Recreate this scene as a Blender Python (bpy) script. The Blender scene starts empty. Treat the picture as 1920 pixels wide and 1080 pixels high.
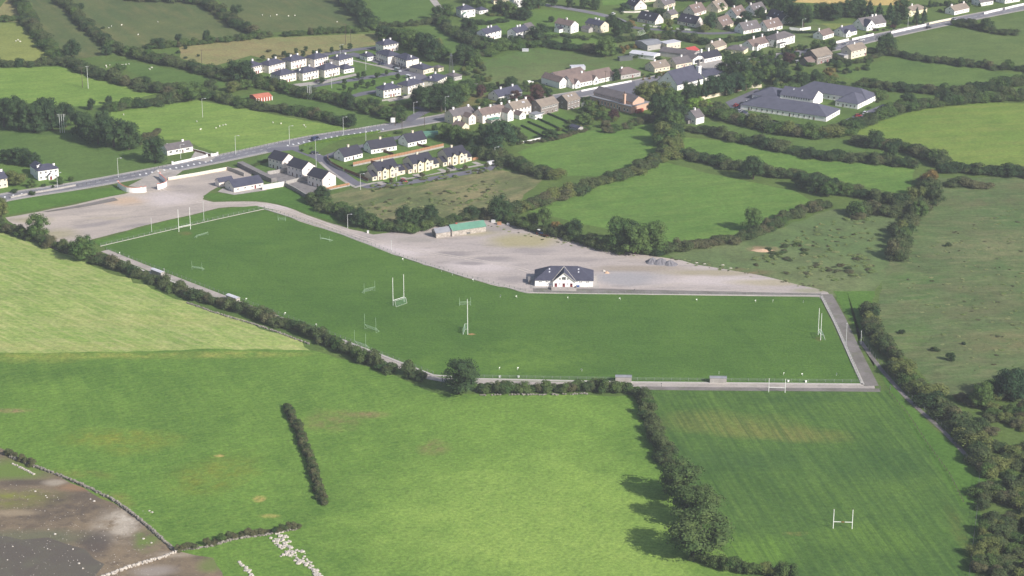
import bpy, math, random
import numpy as np
from mathutils import Vector, Matrix
random.seed(7)
S = bpy.context.scene
COL = S.collection

# ------------------------------------------------------------------ camera, sky, sun, exposure
CAM_H, CAM_PITCH, FPX = 338.0, math.radians(19.5), 4200.0      # height above the fields, tilt, focal length in photo pixels
CAM_D = CAM_H / math.tan(CAM_PITCH)
cam = bpy.data.cameras.new('camera'); camo = bpy.data.objects.new('camera', cam); COL.objects.link(camo)
camo.location = (0, -CAM_D, CAM_H); camo.rotation_euler = (math.pi/2 - CAM_PITCH, 0, 0)
cam.sensor_width = 36.0; cam.lens = 36.0 * FPX / 1920.0; cam.clip_start = 5; cam.clip_end = 60000
S.camera = camo
SUN_EL = math.radians(32); SUN_TO = Vector((0.77, -0.64, 0)).normalized()   # sun stands right of and behind the camera
w = bpy.data.worlds.new('World'); S.world = w; w.use_nodes = True
nt = w.node_tree; bg = nt.nodes['Background']
sky = nt.nodes.new('ShaderNodeTexSky'); sky.sky_type = 'NISHITA'; sky.sun_disc = False
sky.sun_elevation = SUN_EL; sky.sun_rotation = math.atan2(SUN_TO.x, SUN_TO.y)
sky.air_density = 1.0; sky.dust_density = 2.0; sky.ozone_density = 1.0
nt.links.new(sky.outputs[0], bg.inputs[0]); bg.inputs[1].default_value = 0.10
sl = bpy.data.lights.new('sun', 'SUN'); sl.energy = 5.0; sl.angle = math.radians(0.53); sl.color = (1.0, 0.95, 0.88)
slo = bpy.data.objects.new('sun', sl); COL.objects.link(slo)
sd = Vector((SUN_TO.x*math.cos(SUN_EL), SUN_TO.y*math.cos(SUN_EL), math.sin(SUN_EL)))
slo.rotation_euler = sd.to_track_quat('Z', 'Y').to_euler(); slo.location = (300, -400, 500)
vs = S.view_settings; vs.view_transform = 'Standard'; vs.look = 'None'; vs.exposure = 0.24; vs.gamma = 1.0; vs.use_curve_mapping = False
S.render.engine = 'CYCLES'
S.cycles.max_bounces = 4; S.cycles.volume_bounces = 0

# ------------------------------------------------------------------ survey: a point of the photograph -> its place on the flat ground
_c, _s = math.cos(CAM_PITCH), math.sin(CAM_PITCH)
def P(px, py, z=0.0):
    x = (px - 960) / FPX; v = (py - 540) / FPX
    dy, dz = _c - v*_s, -_s - v*_c
    t = (CAM_H - z) / -dz
    return Vector((x*t, -CAM_D + dy*t, z))

# ------------------------------------------------------------------ materials
def lin(c): c = c/255.0; return c/12.92 if c <= .04045 else ((c+.055)/1.055)**2.4
def rgb(r, g, b, k=1.0): return (lin(r)*k, lin(g)*k, lin(b)*k, 1.0)
MATS = {}
def newmat(name):
    m = bpy.data.materials.new(name); m.use_nodes = True; MATS[name] = m
    b = m.node_tree.nodes['Principled BSDF']; b.inputs['Specular IOR Level'].default_value = 0.25
    return m, m.node_tree, b
def node(nt, t, **kw):
    n = nt.nodes.new(t)
    for k, v in kw.items(): setattr(n, k, v)
    return n
def noise(nt, vec, scale, detail=4, rough=.55, dist=0.0):
    n = node(nt, 'ShaderNodeTexNoise'); n.inputs['Scale'].default_value = scale; n.inputs['Detail'].default_value = detail
    n.inputs['Roughness'].default_value = rough; n.inputs['Distortion'].default_value = dist
    if vec is not None: nt.links.new(vec, n.inputs['Vector'])
    return n.outputs['Fac']
def ramp(nt, fac, lo, hi, c0=(0,0,0,1), c1=(1,1,1,1)):
    r = node(nt, 'ShaderNodeValToRGB'); e = r.color_ramp.elements
    e[0].position = lo; e[1].position = hi; e[0].color = c0; e[1].color = c1
    nt.links.new(fac, r.inputs[0]); return r.outputs[0]
def mix(nt, fac, a, b, blend='MIX'):
    m = node(nt, 'ShaderNodeMix', data_type='RGBA', blend_type=blend)
    for sock, v in ((m.inputs[0], fac), (m.inputs[6], a), (m.inputs[7], b)):
        if hasattr(v, 'is_linked') or hasattr(v, 'links'): nt.links.new(v, sock)
        else: sock.default_value = v
    return m.outputs[2]
def mul(nt, a, b):
    m = node(nt, 'ShaderNodeMath', operation='MULTIPLY')
    for i, v in enumerate((a, b)):
        if hasattr(v, 'links'): nt.links.new(v, m.inputs[i])
        else: m.inputs[i].default_value = v
    return m.outputs[0]
def mapping(nt, vec, loc=(0,0,0), rot=0.0, scale=(1,1,1), kind='POINT'):
    m = node(nt, 'ShaderNodeMapping', vector_type=kind)
    m.inputs['Location'].default_value = loc; m.inputs['Rotation'].default_value = (0,0,rot); m.inputs['Scale'].default_value = scale
    nt.links.new(vec, m.inputs['Vector']); return m.outputs[0]
def add_patches(nt, co, col, patches):
    """patches of another plant cover, soil, stone or painted cloud light: soft ellipses broken up by noise (soft=1 keeps them even)"""
    if not patches: return col
    w_ = node(nt, 'ShaderNodeTexNoise'); w_.inputs['Scale'].default_value = .05; w_.inputs['Detail'].default_value = 5; nt.links.new(co, w_.inputs['Vector'])
    sb = node(nt, 'ShaderNodeVectorMath', operation='SUBTRACT'); nt.links.new(w_.outputs['Color'], sb.inputs[0]); sb.inputs[1].default_value = (.5,.5,.5)
    for (loc, rad, rot, c, amt, *soft) in patches:
        sc = node(nt, 'ShaderNodeVectorMath', operation='SCALE'); nt.links.new(sb.outputs[0], sc.inputs[0]); sc.inputs['Scale'].default_value = min(rad)*1.3
        ad = node(nt, 'ShaderNodeVectorMath', operation='ADD'); nt.links.new(co, ad.inputs[0]); nt.links.new(sc.outputs[0], ad.inputs[1])
        v = mapping(nt, ad.outputs[0], (loc.x, loc.y, 0), rot, (rad[0], rad[1], 1e4), 'TEXTURE')
        g = node(nt, 'ShaderNodeTexGradient', gradient_type='SPHERICAL'); nt.links.new(v, g.inputs[0])
        f = mul(nt, ramp(nt, g.outputs['Fac'], .02, .6), amt)
        if not soft: f = mul(nt, f, ramp(nt, noise(nt, co, .16, 5, .7), .33, .62))
        col = mix(nt, f, col, c)
    return col
def grass(name, base, alt, dark=None, streak=None, patches=(), big=.012, mid=.09, fine=.55, contrast=.5, bare=None, tk=(1.02,.92,.80), tuft=1.0):
    """pasture: base and alternative sward colours in drifts, fine tufting, optional mowing/driving streaks and patches of other plants or painted cloud light"""
    m, nt, b = newmat(name); b.inputs['Roughness'].default_value = .95; b.inputs['Specular IOR Level'].default_value = .05
    tint = lambda c: (c[0]*tk[0], c[1]*tk[1], c[2]*tk[2], 1.0)
    base, alt = tint(base), tint(alt); dark = tint(dark) if dark else None
    co = node(nt, 'ShaderNodeTexCoord').outputs['Object']
    col = mix(nt, ramp(nt, noise(nt, co, big, 3, .6, .6), .36, .66), base, alt)
    dk = dark or tuple(v*.66 for v in base[:3]) + (1,)
    col = mix(nt, mul(nt, ramp(nt, noise(nt, co, mid, 5, .65, .4), .46, .72), contrast), col, dk)
    col = add_patches(nt, co, col, [(l, r, o, tint(c), a) + tuple(e) for (l, r, o, c, a, *e) in patches])
    if streak:
        for (ang, across, along, amt, c) in streak:
            v = mapping(nt, co, (0,0,0), ang, (1/along, 1/across, 1), 'TEXTURE')
            col = mix(nt, mul(nt, ramp(nt, noise(nt, v, 1.0, 4, .62, .2), .45, .68), amt), col, tint(c))
    col = mix(nt, 1.0, col, ramp(nt, noise(nt, co, .035, 6, .7, .8), .3, .7, (.84,.86,.86,1), (1.14,1.1,1.08,1)), 'MULTIPLY')
    f1 = noise(nt, co, fine, 4, .7)
    col = mix(nt, 1.0, col, ramp(nt, f1, .28, .74, (1-.28*tuft,1-.28*tuft,1-.27*tuft,1), (1+.27*tuft,1+.26*tuft,1+.22*tuft,1)), 'MULTIPLY')
    f2 = noise(nt, co, 2.3, 2, .6)
    col = mix(nt, 1.0, col, ramp(nt, f2, .25, .75, (.84,.84,.84,1), (1.15,1.15,1.13,1)), 'MULTIPLY')
    if bare:
        col = mix(nt, mul(nt, ramp(nt, noise(nt, co, bare[0], 5, .7, .5), bare[1], bare[1]+.1), bare[2]), col, bare[3])
    nt.links.new(col, b.inputs['Base Color'])
    bp = node(nt, 'ShaderNodeBump'); bp.inputs['Strength'].default_value = .6; bp.inputs['Distance'].default_value = .25
    nt.links.new(f1, bp.inputs['Height']); nt.links.new(bp.outputs[0], b.inputs['Normal'])
    return m
def mineral(name, base, alt, scale=.05, fine=1.2, rough=.9, stretch=None, spots=(), amt=1.0, patches=()):
    m, nt, b = newmat(name); b.inputs['Roughness'].default_value = rough
    co = node(nt, 'ShaderNodeTexCoord').outputs['Object']
    v = mapping(nt, co, (0,0,0), stretch[0], (1/stretch[1], 1/stretch[2], 1), 'TEXTURE') if stretch else co
    col = mix(nt, mul(nt, ramp(nt, noise(nt, v, scale, 6, .65, .5), .38, .66), amt), base, alt)
    for (sc, lo, a, c) in spots:
        col = mix(nt, mul(nt, ramp(nt, noise(nt, v, sc, 5, .65, .3), lo, lo+.12), a), col, c)
    col = add_patches(nt, co, col, patches)
    col = mix(nt, 1.0, col, ramp(nt, noise(nt, co, fine, 4, .65), .25, .75, (.84,.84,.84,1), (1.13,1.13,1.13,1)), 'MULTIPLY')
    nt.links.new(col, b.inputs['Base Color']); return m
def plain(name, c, rough=.8, var=.12, scale=.6, metal=0.0, spec=.25):
    """painted or rendered surface with a little weathering"""
    m, nt, b = newmat(name); b.inputs['Roughness'].default_value = rough; b.inputs['Metallic'].default_value = metal
    b.inputs['Specular IOR Level'].default_value = spec
    co = node(nt, 'ShaderNodeTexCoord').outputs['Object']
    col = mix(nt, 1.0, c, ramp(nt, noise(nt, co, scale, 5, .6), .3, .7, (1-var,)*3+(1,), (1+var*.5,)*3+(1,)), 'MULTIPLY')
    nt.links.new(col, b.inputs['Base Color']); return m
def rooftile(name, c, alt, rough=.65):
    m, nt, b = newmat(name); b.inputs['Roughness'].default_value = rough; b.inputs['Specular IOR Level'].default_value = .35
    co = node(nt, 'ShaderNodeTexCoord').outputs['Object']
    col = mix(nt, ramp(nt, noise(nt, co, .35, 5, .65), .35, .7), c, alt)
    wv = node(nt, 'ShaderNodeTexWave', wave_type='BANDS', bands_direction='Z'); wv.inputs['Scale'].default_value = 1.6
    wv.inputs['Distortion'].default_value = .6; nt.links.new(co, wv.inputs[0])
    col = mix(nt, 1.0, col, ramp(nt, wv.outputs['Fac'], 0, 1, (.86,.86,.86,1), (1.07,1.07,1.07,1)), 'MULTIPLY')
    nt.links.new(col, b.inputs['Base Color']); return m
def foliage(name, base, alt, tint, tamt=.5, trans=.08):
    m, nt, b = newmat(name); b.inputs['Roughness'].default_value = .75; b.inputs['Specular IOR Level'].default_value = .12
    base, alt, tint = [tuple(v*k for v, k in zip(c[:3], (1.22, 1.36, 1.24))) + (1,) for c in (base, alt, tint)]
    oi = node(nt, 'ShaderNodeObjectInfo'); co = node(nt, 'ShaderNodeTexCoord').outputs['Object']
    col = mix(nt, ramp(nt, oi.outputs['Random'], .15, .85), base, alt)
    ad = node(nt, 'ShaderNodeVectorMath', operation='ADD'); nt.links.new(co, ad.inputs[0]); nt.links.new(oi.outputs['Location'], ad.inputs[1])
    col = mix(nt, mul(nt, ramp(nt, noise(nt, ad.outputs[0], 1.3, 3, .6), .45, .65), tamt), col, tint)
    col = mix(nt, 1.0, col, ramp(nt, noise(nt, ad.outputs[0], 7.0, 2, .6), .25, .75, (.62,.64,.66,1), (1.36,1.34,1.26,1)), 'MULTIPLY')
    nt.links.new(col, b.inputs['Base Color'])
    tr = node(nt, 'ShaderNodeBsdfTranslucent'); nt.links.new(col, tr.inputs[0])
    ms = node(nt, 'ShaderNodeMixShader'); ms.inputs[0].default_value = trans
    nt.links.new(b.outputs[0], ms.inputs[1]); nt.links.new(tr.outputs[0], ms.inputs[2])
    nt.links.new(ms.outputs[0], nt.nodes['Material Output'].inputs['Surface']); return m

M = {}
M['white'] = plain('white_render', rgb(246,243,241), var=.05)
M['cream'] = plain('cream_render', rgb(226,214,192), var=.08)
M['offwhite'] = plain('off_white_render', rgb(240,232,222), var=.06)
M['pinkish'] = plain('pale_pink_render', rgb(232,222,216), var=.06)
M['yellow'] = plain('yellow_render', rgb(232,222,190), var=.06)
M['greyrender'] = plain('grey_render', rgb(176,172,170), var=.12)
M['stone'] = mineral('grey_stonework', rgb(120,112,108), rgb(150,142,136), 1.2, 3.0)
M['salmon'] = plain('salmon_render', rgb(204,170,150), var=.08)
M['rubble'] = mineral('whitewashed_rubble', rgb(190,182,174), rgb(140,132,122), .9, 2.5)
M['concrete'] = mineral('concrete', rgb(172,168,164), rgb(150,146,142), .4, 1.5)
M['block'] = mineral('grey_blockwork', rgb(140,136,136), rgb(116,112,112), .4, 1.5)
M['slate'] = rooftile('slate_roof', rgb(78,79,96), rgb(65,66,83))
M['darkslate'] = rooftile('dark_slate_roof', rgb(58,58,70), rgb(48,48,60))
M['browntile'] = rooftile('brown_tile_roof', rgb(128,112,106), rgb(108,94,92), .8)
M['tantile'] = rooftile('tan_tile_roof', rgb(146,134,122), rgb(124,114,106), .8)
M['homeslate'] = rooftile('pale_slate_roof', rgb(98,99,114), rgb(84,85,100))
M['greytile'] = rooftile('grey_tile_roof', rgb(112,106,108), rgb(94,90,94), .8)
M['greensheet'] = rooftile('green_sheet_roof', rgb(104,150,130), rgb(92,136,118))
M['redsheet'] = rooftile('red_sheet_roof', rgb(206,128,104), rgb(188,112,92))
M['brightred'] = rooftile('bright_red_roof', rgb(192,84,82), rgb(178,72,72))
M['greysheet'] = rooftile('grey_sheet_roof', rgb(150,152,158), rgb(130,132,140))
M['whitesheet'] = rooftile('white_sheet_roof', rgb(214,214,222), rgb(200,200,210))
M['trim'] = plain('white_trim', rgb(236,234,232), .5, .04)
M['glass'] = plain('window_glass', rgb(44,48,56), .12, .2, .8, 0, .6)
M['reddoor'] = plain('red_door_paint', rgb(128,40,40), .5)
M['browndoor'] = plain('brown_door', rgb(92,62,48), .6)
M['timber'] = plain('orange_timber', rgb(172,130,100), .8, .25, .9)
M['browntimber'] = plain('brown_timber', rgb(120,84,66), .8, .2, .9)
M['steel'] = plain('galvanised_steel', rgb(188,190,190), .45, .1, 1, .3)
M['railsteel'] = plain('weathered_rail_steel', rgb(138,146,140), .6, .1, 1, .1)
M['darksteel'] = plain('dark_steel', rgb(96,100,100), .6, .1)
M['polewood'] = plain('pole_wood', rgb(96,86,78), .9, .2)
M['whitepaint'] = plain('white_gloss_paint', rgb(240,240,238), .35, .03)
M['lightpole'] = plain('pale_pole_paint', rgb(205,208,206), .5, .05)
M['net'] = plain('green_net', rgb(120,160,130), .9, .1)
M['netwhite'] = plain('white_net', rgb(176,200,176), .9, .05)
M['redpaint'] = plain('red_paint', rgb(172,88,74), .6)
M['coping'] = plain('faded_red_coping', rgb(206,136,122), .7)
M['asphalt'] = mineral('asphalt', rgb(132,131,138), rgb(118,117,124), .08, 1.6, .85)
M['estateasphalt'] = mineral('estate_asphalt', rgb(116,115,126), rgb(104,103,114), .08, 1.6, .85)
M['paving'] = mineral('pale_pavement', rgb(178,172,168), rgb(160,155,150), .2, 1.6)
M['marking'] = plain('road_paint', rgb(236,236,236), .6, .1, 1.5)
M['pathstone'] = mineral('path_gravel', rgb(182,173,166), rgb(156,149,144), .12, 1.0, .9, None, ((.25, .57, .5, rgb(140,138,120)),))
M['pathdark'] = mineral('worn_path', rgb(136,130,128), rgb(112,108,102), .12, 1.0, .9, None, ((.2, .55, .6, rgb(110,116,88)),))
M['trackgravel'] = mineral('wheel_track_gravel', rgb(202,191,184), rgb(184,174,168), .1, .8, .95, None, ((.3, .5, .7, rgb(180,170,164)),))
M['kerb'] = plain('concrete_kerb', rgb(184,179,174), .9, .1)
M['trunk'] = plain('bark', rgb(88,78,66), .95, .25, .8)
M['hedge'] = foliage('hawthorn_foliage', rgb(58,72,46), rgb(74,82,54), rgb(86,82,60), .5)
M['hedgegreen'] = foliage('green_hedge_foliage', rgb(58,78,44), rgb(76,90,52), rgb(92,90,58), .4)
M['darktree'] = foliage('dark_tree_foliage', rgb(44,60,40), rgb(54,70,44), rgb(66,78,48), .4)
M['midtree'] = foliage('mid_tree_foliage', rgb(60,80,44), rgb(74,90,50), rgb(88,98,56), .5)
M['olive'] = foliage('olive_tree_foliage', rgb(82,90,52), rgb(94,98,58), rgb(104,98,64), .5)
M['bigtree'] = foliage('big_tree_foliage', rgb(66,82,48), rgb(76,88,52), rgb(90,96,60), .5)
M['lime'] = foliage('bright_lime_foliage', rgb(98,124,52), rgb(110,132,58), rgb(120,136,66), .5)
M['conifer'] = foliage('conifer_foliage', rgb(40,58,42), rgb(48,66,46), rgb(56,72,50), .4, .05)
M['copper'] = foliage('copper_foliage', rgb(66,46,50), rgb(76,54,54), rgb(84,62,56), .5)
M['strawtuft'] = foliage('pale_grass_tuft', rgb(128,130,92), rgb(138,136,100), rgb(116,124,80), .5)
M['tuft'] = foliage('grass_tuft', rgb(104,118,70), rgb(118,126,82), rgb(116,112,80), .5)
M['autumn'] = foliage('autumn_foliage', rgb(100,90,56), rgb(110,92,58), rgb(126,92,56), .6)
M['bramble'] = foliage('bramble_foliage', rgb(72,76,54), rgb(86,84,62), rgb(98,84,68), .5)
M['wool'] = plain('sheep_wool', rgb(236,232,222), .95, .06)
M['tyre'] = plain('tyre_rubber', rgb(38,38,40), .9)
M['carglass'] = plain('car_glass', rgb(36,40,48), .08, .1, 1, 0, .7)
for n, c in dict(red=(168,44,44), navy=(52,60,92), black=(44,46,52), white=(232,232,232), silver=(176,180,186), blue=(64,92,150), grey=(110,112,118)).items():
    M['car_'+n] = plain('car_paint_'+n, rgb(*c), .28, .03, 1, .15, .5)

# ------------------------------------------------------------------ object helpers
def tag(o, label=None, cat=None, group=None, kind=None):
    if label: o['label'] = label
    if cat: o['category'] = cat
    if group: o['group'] = group
    if kind: o['kind'] = kind
    return o
def link(o, parent=None):
    COL.objects.link(o)
    if parent is not None: o.parent = parent
    return o
def empty(name, loc=(0,0,0), rz=0.0, label=None, cat=None, group=None):
    o = bpy.data.objects.new(name, None); o.empty_display_size = .5; o.location = loc; o.rotation_euler = (0,0,rz)
    return tag(link(o), label, cat, group)
class MB:
    def __init__(s): s.v = []; s.f = []; s.m = []
    def poly(s, pts, mi=0):
        n = len(s.v); s.v += [tuple(p) for p in pts]; s.f.append(tuple(range(n, n+len(pts)))); s.m.append(mi); return s
    def box(s, x0, x1, y0, y1, z0, z1, mi=0):
        n = len(s.v)
        s.v += [(x0,y0,z0),(x1,y0,z0),(x1,y1,z0),(x0,y1,z0),(x0,y0,z1),(x1,y0,z1),(x1,y1,z1),(x0,y1,z1)]
        for q in ((0,3,2,1),(4,5,6,7),(0,1,5,4),(1,2,6,5),(2,3,7,6),(3,0,4,7)): s.f.append(tuple(n+i for i in q)); s.m.append(mi)
        return s
    def prism(s, pts, z0, z1, mi=0):
        n = len(s.v); k = len(pts)
        s.v += [(p[0],p[1],z0) for p in pts] + [(p[0],p[1],z1) for p in pts]
        s.f.append(tuple(n+i for i in range(k-1,-1,-1))); s.f.append(tuple(n+k+i for i in range(k))); s.m += [mi, mi]
        for i in range(k): j = (i+1) % k; s.f.append((n+i, n+j, n+k+j, n+k+i)); s.m.append(mi)
        return s
    def extr(s, prof, axis0, axis1, mi=0):
        """profile of 3-D points swept by the vector axis1-axis0"""
        n = len(s.v); k = len(prof); a = Vector(axis0); d = Vector(axis1)
        s.v += [tuple(Vector(p)+a) for p in prof] + [tuple(Vector(p)+d) for p in prof]
        s.f.append(tuple(n+i for i in range(k-1,-1,-1))); s.f.append(tuple(n+k+i for i in range(k))); s.m += [mi, mi]
        for i in range(k): j = (i+1) % k; s.f.append((n+i, n+j, n+k+j, n+k+i)); s.m.append(mi)
        return s
    def tube(s, a, b, r0, r1=None, k=6, mi=0):
        a, b = Vector(a), Vector(b); r1 = r0 if r1 is None else r1
        d = (b-a).normalized(); u = d.cross(Vector((0,0,1)))
        u = Vector((1,0,0)) if u.length < 1e-4 else u.normalized(); w_ = d.cross(u)
        n = len(s.v)
        for p, r in ((a, r0), (b, r1)):
            for i in range(k):
                t = 2*math.pi*i/k; s.v.append(tuple(p + u*math.cos(t)*r + w_*math.sin(t)*r))
        for i in range(k): j = (i+1) % k; s.f.append((n+i, n+j, n+k+j, n+k+i)); s.m.append(mi)
        s.f.append(tuple(n+i for i in range(k-1,-1,-1))); s.f.append(tuple(n+k+i for i in range(k))); s.m += [mi, mi]
        return s
    def mesh(s, name, mats):
        me = bpy.data.meshes.new(name); me.from_pydata(s.v, [], s.f)
        for m in (mats if isinstance(mats, (list, tuple)) else [mats]): me.materials.append(M[m] if isinstance(m, str) else m)
        if max(s.m, default=0): me.polygons.foreach_set('material_index', s.m)
        me.update(); return me
    def build(s, name, mats, parent=None):
        return link(bpy.data.objects.new(name, s.mesh(name, mats)), parent)
def place(name, mesh, parent=None, loc=(0,0,0), rz=0.0, scale=(1,1,1), mat=None):
    o = bpy.data.objects.new(name, mesh); o.location = loc; o.rotation_euler = (0,0,rz); o.scale = scale
    link(o, parent)
    if mat:
        for i, mm in (mat.items() if isinstance(mat, dict) else {0: mat}.items()):
            o.material_slots[i].link = 'OBJECT'; o.material_slots[i].material = M[mm] if isinstance(mm, str) else mm
    return o
def sheet(name, px, mat, z, label=None, cat=None, jag=0.0, step=6.0, kind='structure', world=False):
    """a flat piece of ground given by its outline; jag roughens the edge (metres)"""
    pts = [Vector((p[0], p[1], 0)) for p in px] if world else [P(*p) for p in px]
    if jag:
        rnd = random.Random(len(px)*31 + int(px[0][0])); out = []
        for i, a in enumerate(pts):
            b = pts[(i+1) % len(pts)]; d = b-a; n = max(1, int(d.length/step)); nv = Vector((-d.y, d.x, 0)).normalized() if d.length else d
            for k in range(n): out.append(a + d*(k/n) + nv*rnd.uniform(-jag, jag)*(0 if k == 0 else 1))
        pts = out
    me = bpy.data.meshes.new(name); me.from_pydata([(p.x, p.y, z) for p in pts], [], [tuple(range(len(pts)))])
    me.materials.append(M[mat] if isinstance(mat, str) else mat)
    if me.polygons[0].normal.z < 0: me.flip_normals()
    o = link(bpy.data.objects.new(name, me)); return tag(o, label, cat if kind != 'structure' else None, None, kind)
def ribbon_pts(pts, widths):
    L, R = [], []
    for i, p in enumerate(pts):
        a = pts[max(0, i-1)]; b = pts[min(len(pts)-1, i+1)]; d = (b-a).normalized(); n = Vector((-d.y, d.x, 0))
        wd = widths[i] if isinstance(widths, (list, tuple)) else widths
        L.append(p + n*wd/2); R.append(p - n*wd/2)
    return L, R
def smooth(pts, n=4):
    out = []
    for i in range(len(pts)-1):
        p0, p1, p2, p3 = pts[max(0,i-1)], pts[i], pts[i+1], pts[min(len(pts)-1,i+2)]
        for k in range(n):
            t = k/n; out.append(.5*((2*p1) + (p2-p0)*t + (2*p0-5*p1+4*p2-p3)*t*t + (3*p1-p0-3*p2+p3)*t**3))
    return out + [pts[-1]]
def ribbon(name, px, width, mat, z, label=None, sm=4, thick=0.0, world=False):
    pts = list(px) if world else [P(*p) for p in px]; n0 = len(pts)
    if sm: pts = smooth(pts, sm)
    if isinstance(width, list) and len(pts) != n0: width = list(np.interp(np.linspace(0, n0-1, len(pts)), range(n0), width))
    L, R = ribbon_pts(pts, width); mb = MB()
    for i in range(len(pts)-1):
        q = [L[i], R[i], R[i+1], L[i+1]]
        mb.poly([(v.x, v.y, z) for v in q])
        if thick:
            mb.poly([(R[i].x,R[i].y,z-thick),(R[i+1].x,R[i+1].y,z-thick),(R[i+1].x,R[i+1].y,z),(R[i].x,R[i].y,z)])
            mb.poly([(L[i+1].x,L[i+1].y,z-thick),(L[i].x,L[i].y,z-thick),(L[i].x,L[i].y,z),(L[i+1].x,L[i+1].y,z)])
    o = mb.build(name, mat); return tag(o, label, None, None, 'structure')
# ------------------------------------------------------------------ ground and fields
def ang(a, b): d = P(*b) - P(*a); return math.atan2(d.y, d.x)
def px_patch(px, py, rx, ry, c, amt, rot=0.0):
    c0 = P(px, py); return (c0, ((P(px+rx, py)-c0).length, (P(px, py-ry)-c0).length), rot, c, amt)
tan_ = rgb(168,156,104); soil = rgb(132,112,84)
def soft(*a, **k): return px_patch(*a, **k) + (1,)
lil = rgb(206,195,194); dkg = rgb(142,135,136); weed = rgb(158,152,112)
M['gravel'] = mineral('pale_gravel', rgb(190,178,168), rgb(168,158,152), .03, .8, .95, (0.3, .45, 1.7), ((.16, .53, .55, rgb(144,136,132)), (.05, .58, .4, rgb(166,158,124))),
    patches=[soft(230,378,60,10,rgb(202,174,146),.7), soft(320,372,70,16,lil,.7), soft(180,420,60,6,dkg,.7,.5), soft(250,424,50,5,dkg,.6,.5), soft(110,440,60,16,weed,.55), soft(60,412,50,8,weed,.6), soft(330,350,40,5,dkg,.4), soft(400,330,40,8,rgb(150,144,142),.5), soft(520,388,60,8,lil,.8)])
M['yardgravel'] = mineral('yard_gravel', rgb(188,177,171), rgb(168,159,157), .028, .8, .95, (0.1, .4, 1.8), ((.14, .53, .6, rgb(146,138,136)), (.3, .57, .45, rgb(152,144,140)), (.05, .6, .4, rgb(164,156,128))),
    patches=[soft(980,452,90,14,rgb(166,158,112),.75), soft(890,436,70,8,rgb(158,152,112),.6), soft(930,430,60,8,rgb(150,144,140),.7), soft(720,470,120,14,lil,.8), soft(900,500,90,16,lil,.7), soft(850,476,50,6,dkg,.7), soft(920,486,60,6,dkg,.7), soft(880,494,40,5,dkg,.8), soft(960,524,40,9,dkg,.6),
             soft(1170,522,110,16,rgb(160,158,162),.8), soft(1200,504,120,8,rgb(158,146,132),.8), soft(1350,528,160,12,lil,.6), soft(1330,512,120,8,rgb(166,156,130),.8), soft(1450,530,110,8,rgb(172,162,136),.8), soft(1520,546,50,6,rgb(150,148,120),.7), soft(1000,470,60,8,dkg,.5), soft(1090,486,60,6,dkg,.5), soft(780,450,60,6,rgb(150,144,138),.6)])
M['g_base'] = grass('rough_ground_grass', rgb(88,118,66), rgb(98,122,72), contrast=.5)
g = bpy.data.meshes.new('ground'); R_ = 22000
g.from_pydata([(-R_,-R_,0),(R_,-R_,0),(R_,R_,0),(-R_,R_,0)], [], [(0,1,2,3)]); g.materials.append(M['g_base'])
tag(link(bpy.data.objects.new('ground', g)), 'rough green ground under and beyond the fields', None, None, 'structure')
def far_field(key, a, b, **k): M[key] = grass(key, a, b, **k)
far_field('f_pale', rgb(136,152,92), rgb(122,142,86), contrast=.3)
far_field('f_greyg', rgb(86,108,74), rgb(100,116,80), contrast=.35, streak=[(ang((380,0),(480,60)), .12, .02, .5, rgb(122,124,90)), (.2, .15, .04, .4, rgb(82,106,70))])
far_field('f_mid', rgb(86,120,68), rgb(98,128,74), contrast=.45, streak=[(.3, .2, .04, .4, rgb(106,136,80)), (.9, .12, .04, .35, rgb(78,108,62))])
far_field('f_lush', rgb(94,136,70), rgb(106,144,76), contrast=.45, streak=[(.25, .3, .04, .5, rgb(124,152,88)), (.5,.14,.03,.45,rgb(82,118,62)), (1.3,.35,.1,.3,rgb(110,140,80))])
far_field('f_bright', rgb(112,150,76), rgb(124,158,84), contrast=.35, streak=[(.35, .25, .03, .5, rgb(146,172,100)), (.7, .2, .05, .35, rgb(98,138,70))])
far_field('f_dull', rgb(88,118,72), rgb(100,124,76), contrast=.5, streak=[(.2, .18, .04, .45, rgb(112,134,86))])
far_field('f_tan', rgb(150,144,100), rgb(128,138,88), dark=rgb(140,120,92), contrast=.55, mid=.12, tk=(1.0,.97,1.0))
far_field('f_rough', rgb(104,118,70), rgb(128,124,80), dark=rgb(96,88,64), contrast=.6, mid=.06, bare=(.05, .6, .5, rgb(148,128,98)), tk=(1.0,.97,1.0))
far_field('f_moor', rgb(88,112,68), rgb(102,118,76), dark=rgb(88,90,64), contrast=.75, mid=.1, streak=[(.1, .3, .08, .6, rgb(134,136,100)), (.3, .1, .04, .55, rgb(78,104,62)), (.15, .06, .02, .5, rgb(108,106,78))], bare=(.05,.62,.3,rgb(110,104,76)), tk=(.96,1.0,.98),
    patches=[px_patch(1840,560,120,40,rgb(104,102,74),.6), px_patch(1790,470,90,26,rgb(136,132,100),.8), px_patch(1880,460,80,40,rgb(132,128,96),.8), px_patch(1720,640,60,40,rgb(98,124,68),.8), px_patch(1700,530,60,40,rgb(92,118,66),.8), px_patch(1880,640,90,30,rgb(126,118,84),.8)])
far_field('f_r3', rgb(110,144,72), rgb(124,150,80), contrast=.45, streak=[(.15, .14, .02, .5, rgb(140,152,92)), (.9, .2, .05, .35, rgb(98,134,66))])
far_field('f_straw', rgb(206,190,138), rgb(190,176,120), contrast=.2)
far_field('lawn', rgb(90,126,68), rgb(102,134,74), contrast=.3)
far_field('verge', rgb(78,118,58), rgb(92,132,64), contrast=.4)
far_field('g_garden', rgb(92,120,66), rgb(112,128,80), dark=rgb(90,84,64), contrast=.5, mid=.12, tk=(1.0,.97,1.0))
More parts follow.
